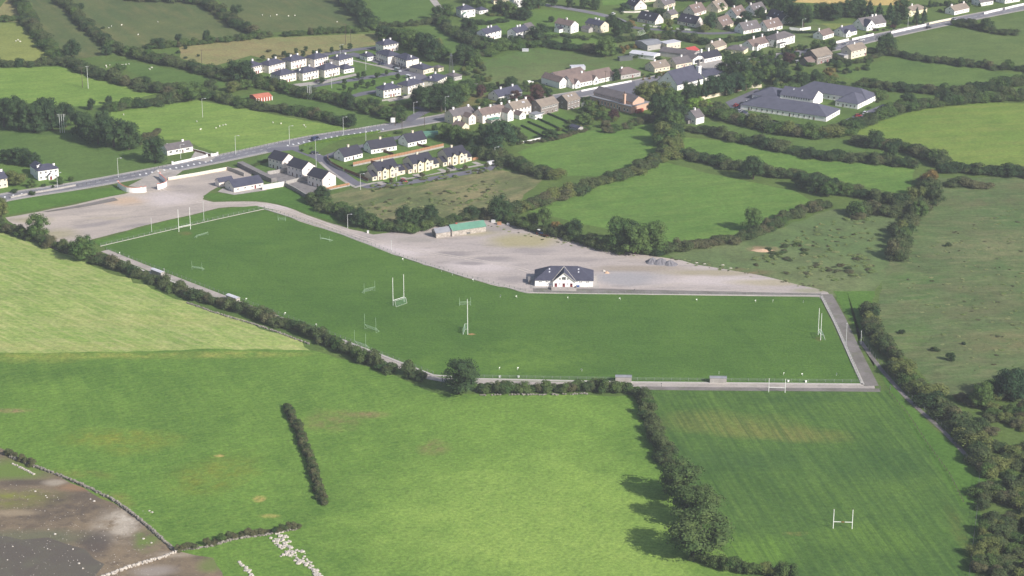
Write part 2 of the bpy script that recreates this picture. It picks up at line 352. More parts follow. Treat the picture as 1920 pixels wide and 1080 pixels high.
M['pitch'] = grass('pitch_turf', rgb(77,116,57), rgb(85,123,61), dark=rgb(66,101,52), contrast=.35, big=.02, fine=.8,
    patches=[px_patch(1010,668,170,40,rgb(112,150,72),.5), px_patch(870,690,260,30,rgb(106,146,68),.5), px_patch(1405,640,14,60,rgb(60,96,48),.5,.25), px_patch(640,640,150,30,rgb(100,142,66),.4),
             px_patch(1534,636,8,5,soil,.8), px_patch(347,437,16,5,soil,.5), px_patch(884,627,9,2,rgb(190,150,120),.9)],
    streak=[(ang((640,560),(1400,566)), .35, .03, .25, rgb(98,136,68))])
M['mown'] = grass('mown_hay_field', rgb(138,164,86), rgb(152,170,98), dark=rgb(106,144,72), contrast=.5, big=.03, mid=.14, tk=(.97,.98,.98),
    streak=[(ang((0,470),(420,640)), .5, .06, .6, rgb(190,188,134)), (ang((0,600),(420,610)), .4, .06, .55, rgb(184,184,128)), (ang((0,470),(420,640)), .3, .03, .5, rgb(122,150,72))],
    patches=[px_patch(90,545,110,18,rgb(106,140,66),.6), px_patch(300,600,300,20,rgb(178,172,116),.5), px_patch(120,650,300,12,rgb(184,176,120),.6)])
rst = px_patch
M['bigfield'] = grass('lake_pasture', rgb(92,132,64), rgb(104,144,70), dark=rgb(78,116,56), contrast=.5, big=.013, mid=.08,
    patches=[soft(1000,960,460,150,rgb(132,170,88),.8), soft(960,790,420,70,rgb(118,158,78),.6), soft(1080,1050,340,90,rgb(138,174,92),.75), rst(1000,990,380,120,rgb(150,182,100),.5), soft(1200,830,60,60,rgb(92,132,64),.7), soft(60,700,200,30,rgb(78,114,58),.6),  # lighter central patches: cloud-lit brightness painted into the grass colour
             rst(150,668,300,8,rgb(160,168,96),.8), rst(450,664,160,8,rgb(164,170,100),.8), rst(60,676,120,8,rgb(150,162,90),.6), rst(230,825,150,26,rgb(136,140,62),.7,-.1), rst(400,890,90,50,rgb(134,140,64),.6,-.5),
             rst(620,790,70,26,rgb(138,116,100),.55), rst(690,778,50,8,rgb(142,114,106),.7), rst(815,840,40,18,rgb(136,122,98),.8,-.5),
             rst(410,855,12,3,rgb(206,176,128),1.), rst(485,937,16,8,rgb(206,176,128),.9,-.6), rst(505,968,26,5,rgb(190,176,118),.9), rst(20,770,50,6,rgb(160,140,118),1.),
             rst(150,890,80,12,rgb(124,126,76),.6,-.3), rst(250,710,260,40,rgb(80,122,58),.55), rst(215,940,60,16,rgb(136,130,84),.7,-.4)],
    streak=[(ang((450,830),(520,930)), .22, .03, .3, rgb(124,164,80)), (1.1, .5, .12, .3, rgb(82,122,60)), (.5, .6, .12, .3, rgb(136,170,90))], fine=.7, tuft=1.25)
M['lowpitch'] = grass('training_pitch_turf', rgb(78,114,60), rgb(90,126,64), dark=rgb(62,98,56), contrast=.45, big=.018,
    patches=[soft(1350,792,170,26,rgb(120,134,78),.75,-.1), soft(1480,812,140,20,rgb(124,132,80),.7,-.12), rst(1400,800,60,16,rgb(122,132,82),.4), rst(1500,815,60,12,rgb(124,128,82),.4), rst(1490,1000,30,6,rgb(146,142,92),.8),
             soft(1420,1030,110,40,rgb(108,150,68),.75), soft(1640,1010,150,40,rgb(104,142,66),.6), rst(1800,1000,20,70,rgb(112,110,66),.5), soft(1400,860,160,26,rgb(66,100,60),.7), soft(1640,870,150,40,rgb(66,102,60),.6), soft(1500,748,160,12,rgb(68,104,60),.5)],
    streak=[(ang((1300,800),(1420,1000)), .42, .014, .6, rgb(62,94,57)), (ang((1300,800),(1420,1000)), .8, .03, .5, rgb(62,96,56)), (ang((1300,800),(1420,1000)), .35, .02, .3, rgb(106,142,74))])
M['shore_grass'] = grass('shore_grass', rgb(108,132,66), rgb(130,132,74), dark=rgb(120,104,76), contrast=.5, mid=.1)
M['waste'] = grass('wasteland_grass', rgb(96,114,72), rgb(122,126,88), dark=rgb(88,88,66), contrast=.6, mid=.09, tk=(1.0,.97,1.0), streak=[(ang((700,400),(900,350)), .12, .03, .6, rgb(158,148,112))], bare=(.07, .58, .5, rgb(152,138,104)))
M['scrub'] = grass('scrub_grass', rgb(96,122,74), rgb(114,128,86), dark=rgb(82,92,62), contrast=.7, mid=.08, tk=(1.0,.97,1.0),
    bare=(.06, .62, .45, rgb(146,128,104)), patches=[rst(1430,467,40,7,rgb(176,140,120),.9), rst(1400,510,60,8,rgb(140,116,92),.6)])

Z = [0.006]
def field(name, px, mat, label, jag=.6):
    Z[0] += .0012; return sheet(name, px, mat, Z[0], label, jag=jag)
field('field', [(-120,-90),(2100,-90),(2100,-20),(-120,-20)], 'f_dull', 'far dull pasture along the top edge', 2)
field('field', [(0,14),(18,-10),(40,-10),(34,42),(-30,40),(-30,14)], 'f_tan', 'tan field in the top left corner')
field('field', [(-60,42),(34,44),(102,106),(96,116),(-60,120)], 'f_pale', 'pale strip field at the left edge under the tan one')
field('field', [(52,-20),(96,-10),(200,82),(196,104),(126,112),(60,46)], 'f_greyg', 'narrow strip field between two slanting hedges, top left')
field('field', [(104,-20),(372,-20),(482,62),(400,74),(330,84),(205,92),(150,44)], 'f_greyg', 'large grey green pasture with sheep, top left')
field('field', [(374,-30),(640,-30),(690,46),(560,58),(484,62)], 'f_greyg', 'far pasture above the tan rough field')
field('field', [(335,88),(480,72),(710,62),(706,84),(580,104),(520,116),(470,104),(400,124),(340,110)], 'f_tan', 'tan rough field behind the hip roofed estate')
field('field', [(686,-30),(812,-30),(826,44),(706,48)], 'f_mid', 'green field left of the far road, top centre')
field('field', [(740,56),(824,46),(906,92),(880,110),(800,96)], 'f_mid', 'wedge of green field behind the estate trees')
field('field', [(-60,130),(126,124),(210,150),(300,174),(210,196),(130,200),(-60,182)], 'f_bright', 'bright green field with the twin poles')
field('field', [(190,116),(240,114),(440,156),(400,166),(330,164)], 'f_mid', 'small pasture with a flock of sheep')
field('field', [(430,186),(520,164),(730,214),(716,240),(650,238),(520,208)], 'f_mid', 'green field around the red roofed barn')
field('field', [(196,212),(370,188),(650,240),(640,250),(420,292),(340,262),(270,262)], 'f_bright', 'bright roadside pasture with sheep')
field('field', [(-60,230),(70,238),(280,282),(320,306),(150,348),(-60,366)], 'f_mid', 'green paddock behind the white farmhouse')
field('field', [(0,300),(50,290),(140,330),(120,352),(-60,372),(-60,310)], 'lawn', 'garden grass around the white farmhouse')
field('field', [(862,126),(1000,90),(1170,112),(1110,126),(1040,136),(1016,160),(930,168),(890,150)], 'g_garden', 'rough allotment field behind the long school')
field('field', [(880,40),(1010,16),(1150,32),(1140,56),(1010,66),(900,58)], 'lawn', 'smooth green below the far lane, top centre')
field('field', [(1020,74),(1130,70),(1200,86),(1180,98),(1000,88)], 'lawn', 'green strip behind the white houses')
field('field', [(1170,56),(1240,52),(1370,66),(1330,80),(1170,72)], 'lawn', 'playing green with the small white goal')
field('field', [(1130,-20),(1180,-20),(1180,8),(1130,10)], 'f_lush', 'bright green patch at the top edge')
field('field', [(1500,-20),(1720,-20),(1700,10),(1620,10),(1480,4)], 'f_straw', 'straw coloured field at the top edge')
field('field', [(1490,12),(1545,14),(1545,30),(1500,28)], 'f_mid', 'small green paddock among dark trees, top right')
field('field', [(1500,44),(1610,44),(1600,62),(1500,60)], 'f_pale', 'pale lawn by the white gabled house')
field('field', [(1150,20),(1480,20),(1600,70),(1560,130),(1400,120),(1160,110)], 'g_garden', 'gardens between the houses of the village')
field('field', [(1080,100),(1330,90),(1300,160),(1090,170)], 'g_garden', 'garden ground around the shop and sheds')
field('field', [(1640,96),(1720,72),(1960,22),(1960,130),(1890,128),(1720,110),(1650,102)], 'f_dull', 'pasture below the white road walls, top right')
field('field', [(1570,140),(1640,116),(1720,108),(1910,140),(1960,150),(1960,176),(1740,172),(1620,156)], 'f_mid', 'pasture behind the white L shaped home')
field('field', [(1590,246),(1700,212),(1800,190),(1990,196),(1990,318),(1770,312),(1690,284)], 'f_r3', 'large pasture at the right edge')
field('field', [(1280,232),(1320,226),(1480,252),(1600,262),(1640,280),(1560,292),(1420,268)], 'f_mid', 'narrow grass strip below the white home')
field('field', [(970,286),(1050,252),(1222,232),(1246,250),(1240,292),(1120,330),(1040,330)], 'f_lush', 'lush field below the long gardens')
field('field', [(970,392),(1240,302),(1330,326),(1490,358),(1520,376),(1400,440),(1250,456),(1060,412)], 'f_lush', 'lush field behind the gravel yard')
field('field', [(1262,256),(1400,268),(1560,296),(1716,314),(1704,366),(1560,340),(1420,316),(1262,288)], 'f_lush', 'green field between two long hedges, right')
field('field', [(940,226),(1050,204),(1110,236),(1084,252),(1000,276),(940,262)], 'lawn', 'long back gardens of the row houses')
field('field', [(1750,334),(1990,330),(1990,760),(1760,740),(1640,600),(1660,500),(1690,430)], 'f_moor', 'brown green rough grazing at the right edge')
field('field', [(1250,476),(1400,450),(1560,392),(1690,390),(1672,480),(1640,560),(1530,556),(1300,512)], 'scrub', 'scrubby waste ground right of the gravel yard', 1.5)
field('field', [(600,372),(660,352),(780,350),(930,316),(1020,332),(980,372),(930,410),(760,432),(700,430)], 'waste', 'rough weedy ground below the yellow fronted houses', 1.5)
field('field', [(820,170),(930,180),(950,202),(860,216),(800,206)], 'f_rough', 'weedy plot by the road junction')
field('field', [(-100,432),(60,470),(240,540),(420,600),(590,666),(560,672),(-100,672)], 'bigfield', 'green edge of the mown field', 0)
field('field', [(-120,416),(20,440),(120,476),(300,548),(420,590),(566,640),(586,660),(400,660),(300,664),(200,660),(100,666),(0,664),(-120,672)], 'mown', 'yellow striped mown hay field', 2.2)
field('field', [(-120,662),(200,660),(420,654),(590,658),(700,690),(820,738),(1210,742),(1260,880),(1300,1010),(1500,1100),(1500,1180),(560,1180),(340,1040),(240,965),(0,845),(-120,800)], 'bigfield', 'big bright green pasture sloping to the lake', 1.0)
field('field', [(-60,740),(300,740),(120,660)], 'bigfield', 'green pasture below the mown field', 0) if False else None
field('field', [(1208,730),(1672,732),(1760,820),(1838,884),(1826,1180),(1500,1180),(1380,1062),(1290,960),(1236,800)], 'lowpitch', 'dark green training pitch with mowing streaks', .8)
field('field', [(1562,546),(1640,546),(1632,590),(1610,640),(1700,756),(1850,890),(1838,960),(1800,950),(1660,720)], 'verge', 'grass verge between the pitch path and the thicket', .6)
field('field', [(-20,372),(230,350),(244,356),(220,366),(12,404)], 'verge', 'roadside grass bank above the car park', .5)
# shore in the bottom left corner
gr_, wet, shg, och = rgb(108,128,62), rgb(94,84,74), rgb(172,160,144), rgb(152,138,84)
M['mud'] = mineral('shore_mud', rgb(136,120,98), rgb(112,100,84), .06, 1.4, .75, None, ((.2, .5, .6, rgb(98,86,74)), (.7, .62, .7, rgb(190,182,170)), (1.6, .64, .7, rgb(206,200,190))),
    patches=[soft(20,880,110,26,gr_,1.), rst(40,935,110,20,rgb(128,132,62),1.), soft(60,905,70,8,wet,.8), rst(120,950,130,36,wet,1.), rst(215,985,60,40,shg,1.,.3), rst(235,975,40,30,rgb(196,186,172),.9), soft(100,905,30,8,shg,.8), rst(278,1010,36,30,gr_,1.), soft(150,915,60,10,rgb(150,120,92),.8), soft(30,960,60,8,rgb(158,142,118),.8), soft(330,1040,50,8,shg,.6), soft(395,1060,30,20,gr_,.7), soft(60,1010,160,20,rgb(104,108,84),.7), soft(180,1020,40,30,rgb(86,78,74),.8), soft(290,1070,60,14,rgb(156,146,138),.8)])
field('shore', [(-120,800),(0,840),(100,888),(250,962),(336,1034),(400,1046),(420,1090),(320,1180),(-120,1180)], 'mud', 'muddy stony lake shore behind the dry stone wall', 1)
m, nt_, b_ = newmat('lake_water'); b_.inputs['Base Color'].default_value = rgb(72,66,66); b_.inputs['Roughness'].default_value = .45; M['water'] = m
co_ = node(nt_, 'ShaderNodeTexCoord').outputs['Object']
nt_.links.new(mix(nt_, ramp(nt_, noise(nt_, co_, .07, 5, .6, .5), .42, .66), rgb(98,90,80), rgb(104,100,84)), b_.inputs['Base Color'])
field('lake_water', [(-120,1010),(-20,1004),(40,1012),(90,1008),(130,1022),(160,1030),(176,1048),(196,1058),(180,1078),(120,1180),(-120,1180)], 'water', 'shallow brown lake water in the bottom left corner', 1.5)

# gravel, roads, paths
field('car_park', [(10,408),(120,388),(232,364),(300,342),(420,316),(470,314),(470,350),(410,350),(384,366),(380,374),(400,379),(480,378),(520,384),(640,424),(700,446),(640,452),(520,398),(480,386),(410,390),(300,416),(176,448),(110,470),(60,446)], 'gravel', 'pale gravel car park by the road', .8)
field('gravel_yard', [(640,424),(700,440),(800,424),(910,412),(1000,430),(1110,462),(1250,484),(1330,500),(1450,522),(1552,548),(1560,560),(990,552),(870,520),(760,484),(640,446)], 'yardgravel', 'broad pale gravel yard around the clubhouse', 1.2)
field('grass_strip', [(176,452),(300,418),(410,392),(480,386),(528,396),(496,392),(188,462)], 'verge', 'dark grass strip between the car park and the pitch', .4)
field('lawn_bank', [(380,368),(392,362),(440,364),(500,356),(536,350),(580,372),(640,418),(600,408),(520,382),(480,376),(400,376)], 'verge', 'lawn below the roadside hall', .4)
field('pitch', [(190,460),(495,394),(640,440),(760,486),(870,522),(988,550),(1536,557),(1614,720),(880,716),(812,706),(640,640),(430,572),(230,494)], 'pitch', 'smooth dark green playing pitch', .15)
ZR = Z[0] + .02
ribbon('path', [(196,470),(290,508),(430,562),(520,596),(640,642),(740,682),(806,708),(900,716),(1180,722),(1400,723),(1640,726)], 4.2, 'pathstone', ZR+0.0050, 'pale gravel path along the near side of the pitch', 3)
ribbon('path', [(1200,728),(1400,730),(1560,731),(1650,732)], 3.6, 'pathdark', ZR+0.0075, 'worn grey track below the pitch fence', 2)
ribbon('path', [(1548,552),(1572,596),(1600,656),(1634,724)], 6.0, 'pathdark', ZR+0.0100, 'grey path along the right end of the pitch', 2)
ribbon('path', [(1614,640),(1650,690),(1704,750),(1770,810),(1824,868)], 1.9, 'pathdark', ZR+0.0112, 'narrow track beside the thicket', 3)
for k, off in enumerate((-1.1, 1.1)):
    base_ = smooth([P(*p) for p in [(285,348),(312,360),(350,372),(400,382),(470,381),(530,392),(600,416),(680,446),(780,470),(880,486),(960,500),(1000,512)]], 4); L_, R_2 = ribbon_pts(base_, 2*abs(off)); side = L_ if off > 0 else R_2
    ribbon('wheel_track', side, [.6+.5*abs(math.sin(i*1.7)) for i in range(len(side))], 'trackgravel', ZR+.004+.001*k, ['left wheel track of the gravel drive', 'right wheel track of the gravel drive'][k], 0, world=True)
def kerb(name, px, label, wd=.7, h=.24): return ribbon(name, px, wd, 'kerb', h, label, 0, h)
kerb('kerb', [(188,462),(300,436),(400,413),(496,392)], 'pale kerb along the far left end of the pitch', .4)
kerb('kerb', [(496,392),(560,412),(640,439),(760,484),(870,519),(990,549),(1100,551),(1300,553),(1540,555)], 'pale kerb between the pitch and the gravel yard', .8)
kerb('kerb', [(1540,555),(1566,606),(1590,660),(1618,722)], 'pale kerb along the right end of the pitch', 1.3)
kerb('kerb', [(1618,721),(1400,719),(1180,717),(900,711),(812,704),(640,637),(430,569),(220,489)], 'pale kerb along the near side of the pitch', 1.3)
MAIN = [(-80,394),(10,370),(160,346),(310,318),(440,292),(580,262),(700,243),(830,221),(930,201),(1040,184),(1130,169),(1210,153),(1300,134),(1370,123),(1460,106),(1560,90),(1640,71),(1760,45),(1860,25),(1960,6)]
mainpts = smooth([P(*p) for p in MAIN], 6)
ribbon('footpath', mainpts, 15.0, 'paving', ZR+0.0125, 'pale margins of the main road', 0, world=True)
ribbon('road', mainpts, 10.5, 'asphalt', ZR+0.0150, 'grey main road crossing from left to top right', 0, world=True)
ribbon('road', [(262,352),(300,332),(320,318)], 14, 'pathstone', ZR+0.0163, 'gravel entrance splay between the curved walls', 2)
field('estate_ground', [(452,312),(500,290),(560,276),(612,296),(640,290),(720,256),(800,250),(846,268),(900,300),(800,330),(700,350),(640,352),(586,372),(540,350),(500,340)], 'f_mid', 'gardens of the estate by the main road', 0)
field('back_yard', [(500,322),(536,318),(576,336),(604,356),(580,368),(540,346),(504,336)], 'block', 'grey back yards of the three gabled houses', 0)
ribbon('road', [(500,282),(556,278),(600,296),(632,322),(660,342),(692,350),(740,346),(800,337),(870,325),(940,312)], [9,9,7,7,7,7,6.5,6.5,6.5,7], 'estateasphalt', ZR+0.0175, 'dark estate road below the yellow fronted houses', 0)
ribbon('road', [(600,300),(636,286),(690,272),(726,262),(760,256)], 6, 'estateasphalt', ZR+0.0187, 'estate lane behind the three white semis', 3)
ribbon('footpath', [(664,352),(700,343.5),(760,336),(830,323),(900,310),(936,305)], 2.2, 'paving', ZR+0.0225, 'pale footpath in front of the yellow fronted houses', 3)
ribbon('footpath', [(600,304),(616,318),(646,340),(664,350)], 1.8, 'paving', ZR+0.0225, 'pale footpath round the estate corner', 3)
field('traffic_island', [(560,273),(576,268),(640,255),(700,247),(712,250),(680,257),(640,264),(616,272),(596,285),(578,290),(562,284)], 'lawn', 'grass island between the main road and the estate', 0).location.z = .12
ribbon('road', [(760,228),(790,212),(800,206),(780,200)], 7, 'estateasphalt', ZR+0.0200, 'side road mouth by the junction sign', 3)
field('estate_ground', [(470,146),(560,118),(660,104),(720,88),(760,96),(800,120),(860,140),(880,152),(800,190),(716,196),(690,178),(600,168),(560,160),(500,160)], 'f_mid', 'grass and gardens between the hip roofed houses', 0)
for q, lab in (([(530,160),(600,152),(666,138),(672,141),(606,157),(540,165)], 'pale driveways before the front estate row'), ([(506,140.5),(600,120),(640,126),(560,146),(510,150)], 'paved yards between the estate rows'), ([(722,186),(760,179),(790,172),(796,176),(760,186),(730,191)], 'paved yard before the front estate trio'), ([(706,121),(740,129),(770,131),(764,138),(720,128),(700,122)], 'driveways of the turned estate houses')):
    field('driveway', q, 'paving', lab, 0)
ribbon('road', [(560,112),(600,104),(660,94),(700,90),(720,88)], 7, 'estateasphalt', ZR+0.0175, 'back road of the hip roofed estate', 3)
ribbon('road', [(655,100),(700,112),(750,128),(780,142),(790,156)], [7,8,10,12,12], 'estateasphalt', ZR+0.0180, 'main street of the hip roofed estate', 3)
ribbon('road', [(580,165),(620,158),(680,147),(740,138),(760,140)], 7, 'estateasphalt', ZR+0.0185, 'estate street above the green', 3)
ribbon('road', [(650,182),(690,174),(720,170)], 7, 'estateasphalt', ZR+0.0190, 'estate street left of the front semis', 3)
ribbon('footpath', [(655,112),(700,122),(740,131)], 2, 'paving', ZR+0.0250, 'pale footpath on the estate street', 3)
field('estate_green', [(590,164),(640,156),(700,148),(740,146),(738,158),(700,166),(660,178),(640,176)], 'lawn', 'estate green with young trees', 0).location.z = .1
ribbon('footpath', [(632,160),(660,166),(676,173)], 1.6, 'paving', ZR+0.0550, 'thin path across the estate green', 3)
ribbon('road', [(800,-30),(812,0),(832,22)], 5, 'paving', ZR+0.0175, 'narrow pale lane at the top edge', 3)
ribbon('road', [(980,2),(1040,12),(1110,24),(1150,34),(1180,46)], 7, 'asphalt', ZR+0.0175, 'grey lane at the top centre', 3)
ribbon('road', [(1150,34),(1190,52),(1260,57),(1330,63),(1390,60)], 6, 'estateasphalt', ZR+0.0175, 'close in front of the dormer houses', 3)
Z[0] = ZR + .06
field('forecourt', [(1120,170),(1190,152),(1196,186),(1160,182)], 'estateasphalt', 'tarmac forecourt beside the salmon hall', 0)
field('forecourt', [(1300,118),(1350,112),(1366,124),(1330,134)], 'paving', 'pale forecourt of the white shop', 0)
field('forecourt', [(1360,192),(1420,166),(1440,186),(1390,204),(1420,224),(1540,240),(1530,246),(1380,214)], 'estateasphalt', 'car park of the white L shaped home', 0)
field('forecourt', [(1560,236),(1600,218),(1656,196),(1668,200),(1610,222),(1590,238)], 'estateasphalt', 'drive at the right end of the white home', 0)
field('forecourt', [(994,524),(1002,516),(1119,516),(1123,541),(994,541)], 'paving', 'concrete apron around the clubhouse', 0)
field('forecourt', [(1000,549),(1000,541),(1130,542),(1540,551),(1536,556),(1120,551)], 'pathdark', 'grey strip in front of the clubhouse', 0)
field('forecourt', [(408,360),(440,366),(500,357),(498,351),(440,360),(418,353)], 'paving', 'pale paving round the roadside hall', 0)
field('forecourt', [(356,300),(366,284),(388,291),(404,296),(390,304)], 'paving', 'driveway of the roadside bungalow', 0)
for i, (a, b, c_, d_) in enumerate([((704,343),(716,340.6),(726,345),(715,347.5)), ((749,333.6),(757,332),(768,336),(757,338)), ((772,328),(784,326),(794,331),(782,333)), ((819,318),(828,316.5),(838,320.5),(828,322.6)), ((836,315),(848,313),(858,317.5),(846,320)), ((884,305),(892,303.5),(903,307.5),(894,309.6))]):
    field('driveway', [a, b, c_, d_], 'paving', ['driveway of the first yellow house', 'driveway with the red car', 'driveway of the middle left yellow house', 'driveway of the middle right yellow house', 'driveway by the dark car', 'driveway at the end of the yellow row'][i], 0)
for i, q in enumerate([[(716,340),(748,333),(758,338),(728,344)], [(784,326),(818,318),(828,322),(796,330)], [(848,312),(884,305),(893,309),(860,317)]]):
    field('front_lawn', q, 'lawn', ['front lawn of the first yellow pair', 'front lawn of the second yellow pair', 'front lawn of the third yellow pair'][i], 0)
for i, q in enumerate([[(640,306),(690,296),(700,303),(654,312)], [(690,294),(750,283),(770,290),(704,300)], [(764,280),(806,271),(826,276),(784,287)]]):
    field('back_lawn', q, 'lawn', ['back lawn of the first white semi', 'back lawn of the second white semi', 'back lawn of the third white semi'][i], 0)
# road paint: hatching and dashes that follow the road
def along(pts, s):
    for i in range(len(pts)-1):
        d = (pts[i+1]-pts[i]).length
        if s <= d: return pts[i] + (pts[i+1]-pts[i])*(s/d), (pts[i+1]-pts[i]).normalized()
        s -= d
    return pts[-1], (pts[-1]-pts[-2]).normalized()
def near_s(px):
    q = P(*px); best = (1e9, 0); acc = 0
    for i in range(len(mainpts)-1):
        d = (mainpts[i]-q).length
        if d < best[0]: best = (d, acc)
        acc += (mainpts[i+1]-mainpts[i]).length
    return best[1]
zz = ZR+0.0325
def dashes(name, s0, s1, step, ln, wd, off, rot, label):
    mb = MB(); s = s0
    while s < s1:
        p, d = along(mainpts, s); n = Vector((-d.y, d.x, 0)); p = p + n*off
        a = math.atan2(d.y, d.x)+rot; u = Vector((math.cos(a), math.sin(a), 0))*ln/2; v = Vector((-math.sin(a), math.cos(a), 0))*wd/2
        mb.poly([(q.x, q.y, zz) for q in (p-u-v, p+u-v, p+u+v, p-u+v)]); s += step
    tag(mb.build(name, 'marking'), label, None, None, 'structure')
dashes('road_hatching', near_s((275,327)), near_s((405,300)), 3.6, 2.6, .9, -.6, 1.25, 'white hatching on the road by the bungalow')
dashes('road_hatching', near_s((535,273)), near_s((720,240)), 3.6, 2.4, .9, -2.6, 1.25, 'white hatching on the road by the blue van')
dashes('road_hatching', near_s((20,370)), near_s((130,351)), 4.5, 2.8, .8, .4, 1.1, 'white hatching on the road at the left edge')
dashes('road_dashes', near_s((140,350)), near_s((260,328)), 5, 2.2, .25, 0, 0, 'white centre dashes on the left part of the road')
dashes('road_dashes', near_s((410,298)), near_s((520,276)), 5, 2.2, .25, 0, 0, 'white centre dashes near the three gabled houses')
dashes('road_edge_line', near_s((-40,380)), near_s((760,235)), 2.0, 2.05, .22, 4.6, 0, 'white line along the far road edge')
dashes('road_edge_line', near_s((-40,380)), near_s((500,280)), 2.0, 2.05, .22, -4.6, 0, 'white line along the near road edge')
dashes('road_dashes', near_s((1580,86)), near_s((1920,14)), 6, 2.6, .25, 0, 0, 'white centre dashes on the far road, top right')
field('asphalt_patch', [(78,398),(150,385),(214,371),(222,376),(160,388),(90,398)], 'pathdark', 'strip of dark tarmac in the car park', .3)
# ------------------------------------------------------------------ vegetation prototypes (meshes shared by all copies)
def leaf_mesh(name, clumps, per, size, seed, core=True, flat=.35, droop=0.0):
    """clumps: (centre, radii). Leaf sprays lie on each clump's surface and stick out of it; a ragged core closes the inside."""
    r = np.random.default_rng(seed); V = []; F = []
    for (c, rad) in clumps:
        c = np.array(c); rad = np.array(rad, float)
        n = max(8, int(per * (rad.mean()/.4)**1.6))
        d = r.normal(size=(n,3)); d /= np.linalg.norm(d, axis=1)[:,None]; d[:,2] = np.where(d[:,2] < -.55, -d[:,2], d[:,2])
        pos = c + d*rad*(.82 + .34*r.random((n,1)))
        nor = d + r.normal(scale=.55, size=(n,3)); nor[:,2] += .25; nor /= np.linalg.norm(nor, axis=1)[:,None]
        t = np.cross(nor, r.normal(size=(n,3))); t /= np.linalg.norm(t, axis=1)[:,None]; b = np.cross(nor, t)
        sz = size*(.6 + .8*r.random((n,1)))
        for k in range(n):
            i = len(V); a, bb = t[k]*sz[k], b[k]*sz[k]*(.55+.4*r.random())
            V += [tuple(pos[k]-a), tuple(pos[k]-bb*.9), tuple(pos[k]+a*1.1), tuple(pos[k]+bb)]; F.append((i,i+1,i+2,i+3))
    if core:
        for (c, rad) in clumps:
            i = len(V); k = 6
            V.append((c[0], c[1], c[2]+rad[2]*.7)); V.append((c[0], c[1], c[2]-rad[2]*.6))
            for z, q in ((.4,.55),(-.2,.68)):
                for j in range(k):
                    a = 2*math.pi*j/k + r.random()*.5; s = q*(.8+.3*r.random()); V.append((c[0]+rad[0]*s*math.cos(a), c[1]+rad[1]*s*math.sin(a), c[2]+rad[2]*z))
            for j in range(k):
                j2 = (j+1) % k
                F += [(i, i+2+j, i+2+j2), (i+2+j, i+2+k+j, i+2+k+j2, i+2+j2), (i+1, i+2+k+j2, i+2+k+j)]
    me = bpy.data.meshes.new(name); me.from_pydata(V, [], F); me.materials.append(M['hedge']); me.update(); return me
def crown_clumps(r, n, rx=1.0, rz=1.0, lo=.27, hi=.44, top=1.0):
    out = [((0,0,rz*.9), (rx*.55, rx*.55, rz*.58))]
    for k in range(n):
        a = r.random()*2*math.pi; u = r.random(); z = rz*(.25 + 1.6*u)
        prof = math.sqrt(max(.05, 1-((z-rz*.95)/(rz*1.0))**2)); q = (.48+.42*r.random())*prof*rx
        s = (lo + (hi-lo)*r.random()); out.append(((q*math.cos(a), q*math.sin(a), z), (s*rx, s*rx, s*rz*.9)))
    return out
BUSH, CROWN, CONE, TRUNK = [], [], [], []
for k in range(7):
    r = random.Random(100+k); cl = []
    for j in range(9):
        a = r.random()*6.283; q = r.random()**.6*.72; z = .35 + r.random()*1.05*(1-.55*q); s = .34+.2*r.random()
        cl.append(((q*math.cos(a), q*math.sin(a), z), (s, s, s*.95)))
    cl.append(((0,0,.6), (.62,.62,.6)))
    BUSH.append(leaf_mesh('bush_foliage', cl, 170, .064, 500+k))
for k in range(8):
    r = random.Random(200+k); CROWN.append(leaf_mesh('tree_foliage', crown_clumps(r, 22+k), 210, .041, 700+k))
for k in range(3):
    r = random.Random(300+k); cl = []
    for j in range(16):
        z = .2 + 1.75*j/16; q = (1-z/2.05)*.62; a = j*2.4; cl.append(((q*math.cos(a), q*math.sin(a), z), (.34*(1.15-z/2.4), .34*(1.15-z/2.4), .24)))
    cl.append(((0,0,.8), (.4,.4,.8))); cl.append(((0,0,1.8), (.14,.14,.3)))
    CONE.append(leaf_mesh('conifer_foliage', cl, 120, .055, 900+k))
for k in range(4):
    r = random.Random(400+k); mb = MB(); mb.tube((0,0,-.05), (r.uniform(-.05,.05), r.uniform(-.05,.05), .55), .06, .042, 7)
    for j in range(5):
        a = j*1.26 + r.random(); z = .34+.05*j
        e = (math.cos(a)*.3, math.sin(a)*.3, z+.32+.1*r.random()); mb.tube((0,0,z), e, .028, .010, 5)
    mb.tube((0,0,.5), (.03,.02,.95), .04, .012, 5)
    TRUNK.append(mb.mesh('trunk_limbs', 'trunk'))
RV = random.Random(11)
def tree(px, py, h, wd, sp, label, cat='tree', shape='round', name='tree', group=None, base=.16):
    p = P(px, py); t = empty(name, p, 0, label, cat, group)
    place('trunk', RV.choice(TRUNK), t, (0,0,0), RV.random()*6.28, (h*.75, h*.75, h*.85))
    if shape == 'cone': place('crown', RV.choice(CONE), t, (0,0,h*.06), RV.random()*6.28, (wd*.62, wd*.62, h*.47), sp)
    else: place('crown', RV.choice(CROWN), t, (0,0,h*base), RV.random()*6.28, (wd*.57, wd*.57*RV.uniform(.9,1.1), h*(1-base)*.52), sp)
    return t
def ordinal(i): return ['first','second','third','fourth','fifth','sixth','seventh','eighth','ninth','tenth','eleventh','twelfth','thirteenth','fourteenth','fifteenth','sixteenth','seventeenth','eighteenth'][i]
def trees(where, group, rows, look='dark leafy', **kw):
    """rows (px, py, height m, width m, species[, shape]); the label counts them from the left"""
    rows = sorted(rows, key=lambda q: q[0])
    for i, q in enumerate(rows):
        nm = {'copper':'copper leaved','olive':'olive green','lime':'bright lime green','autumn':'autumn coloured','conifer':'dark conifer'}.get(q[4], look)
        if len(rows) == 1: lab = f'{nm} tree {where}'
        else: lab = f'{nm} tree {where}, {ordinal(i)} from left'
        tree(q[0], q[1], q[2], q[3], q[4], lab, group=group, shape=q[5] if len(q) > 5 else 'round', **kw)
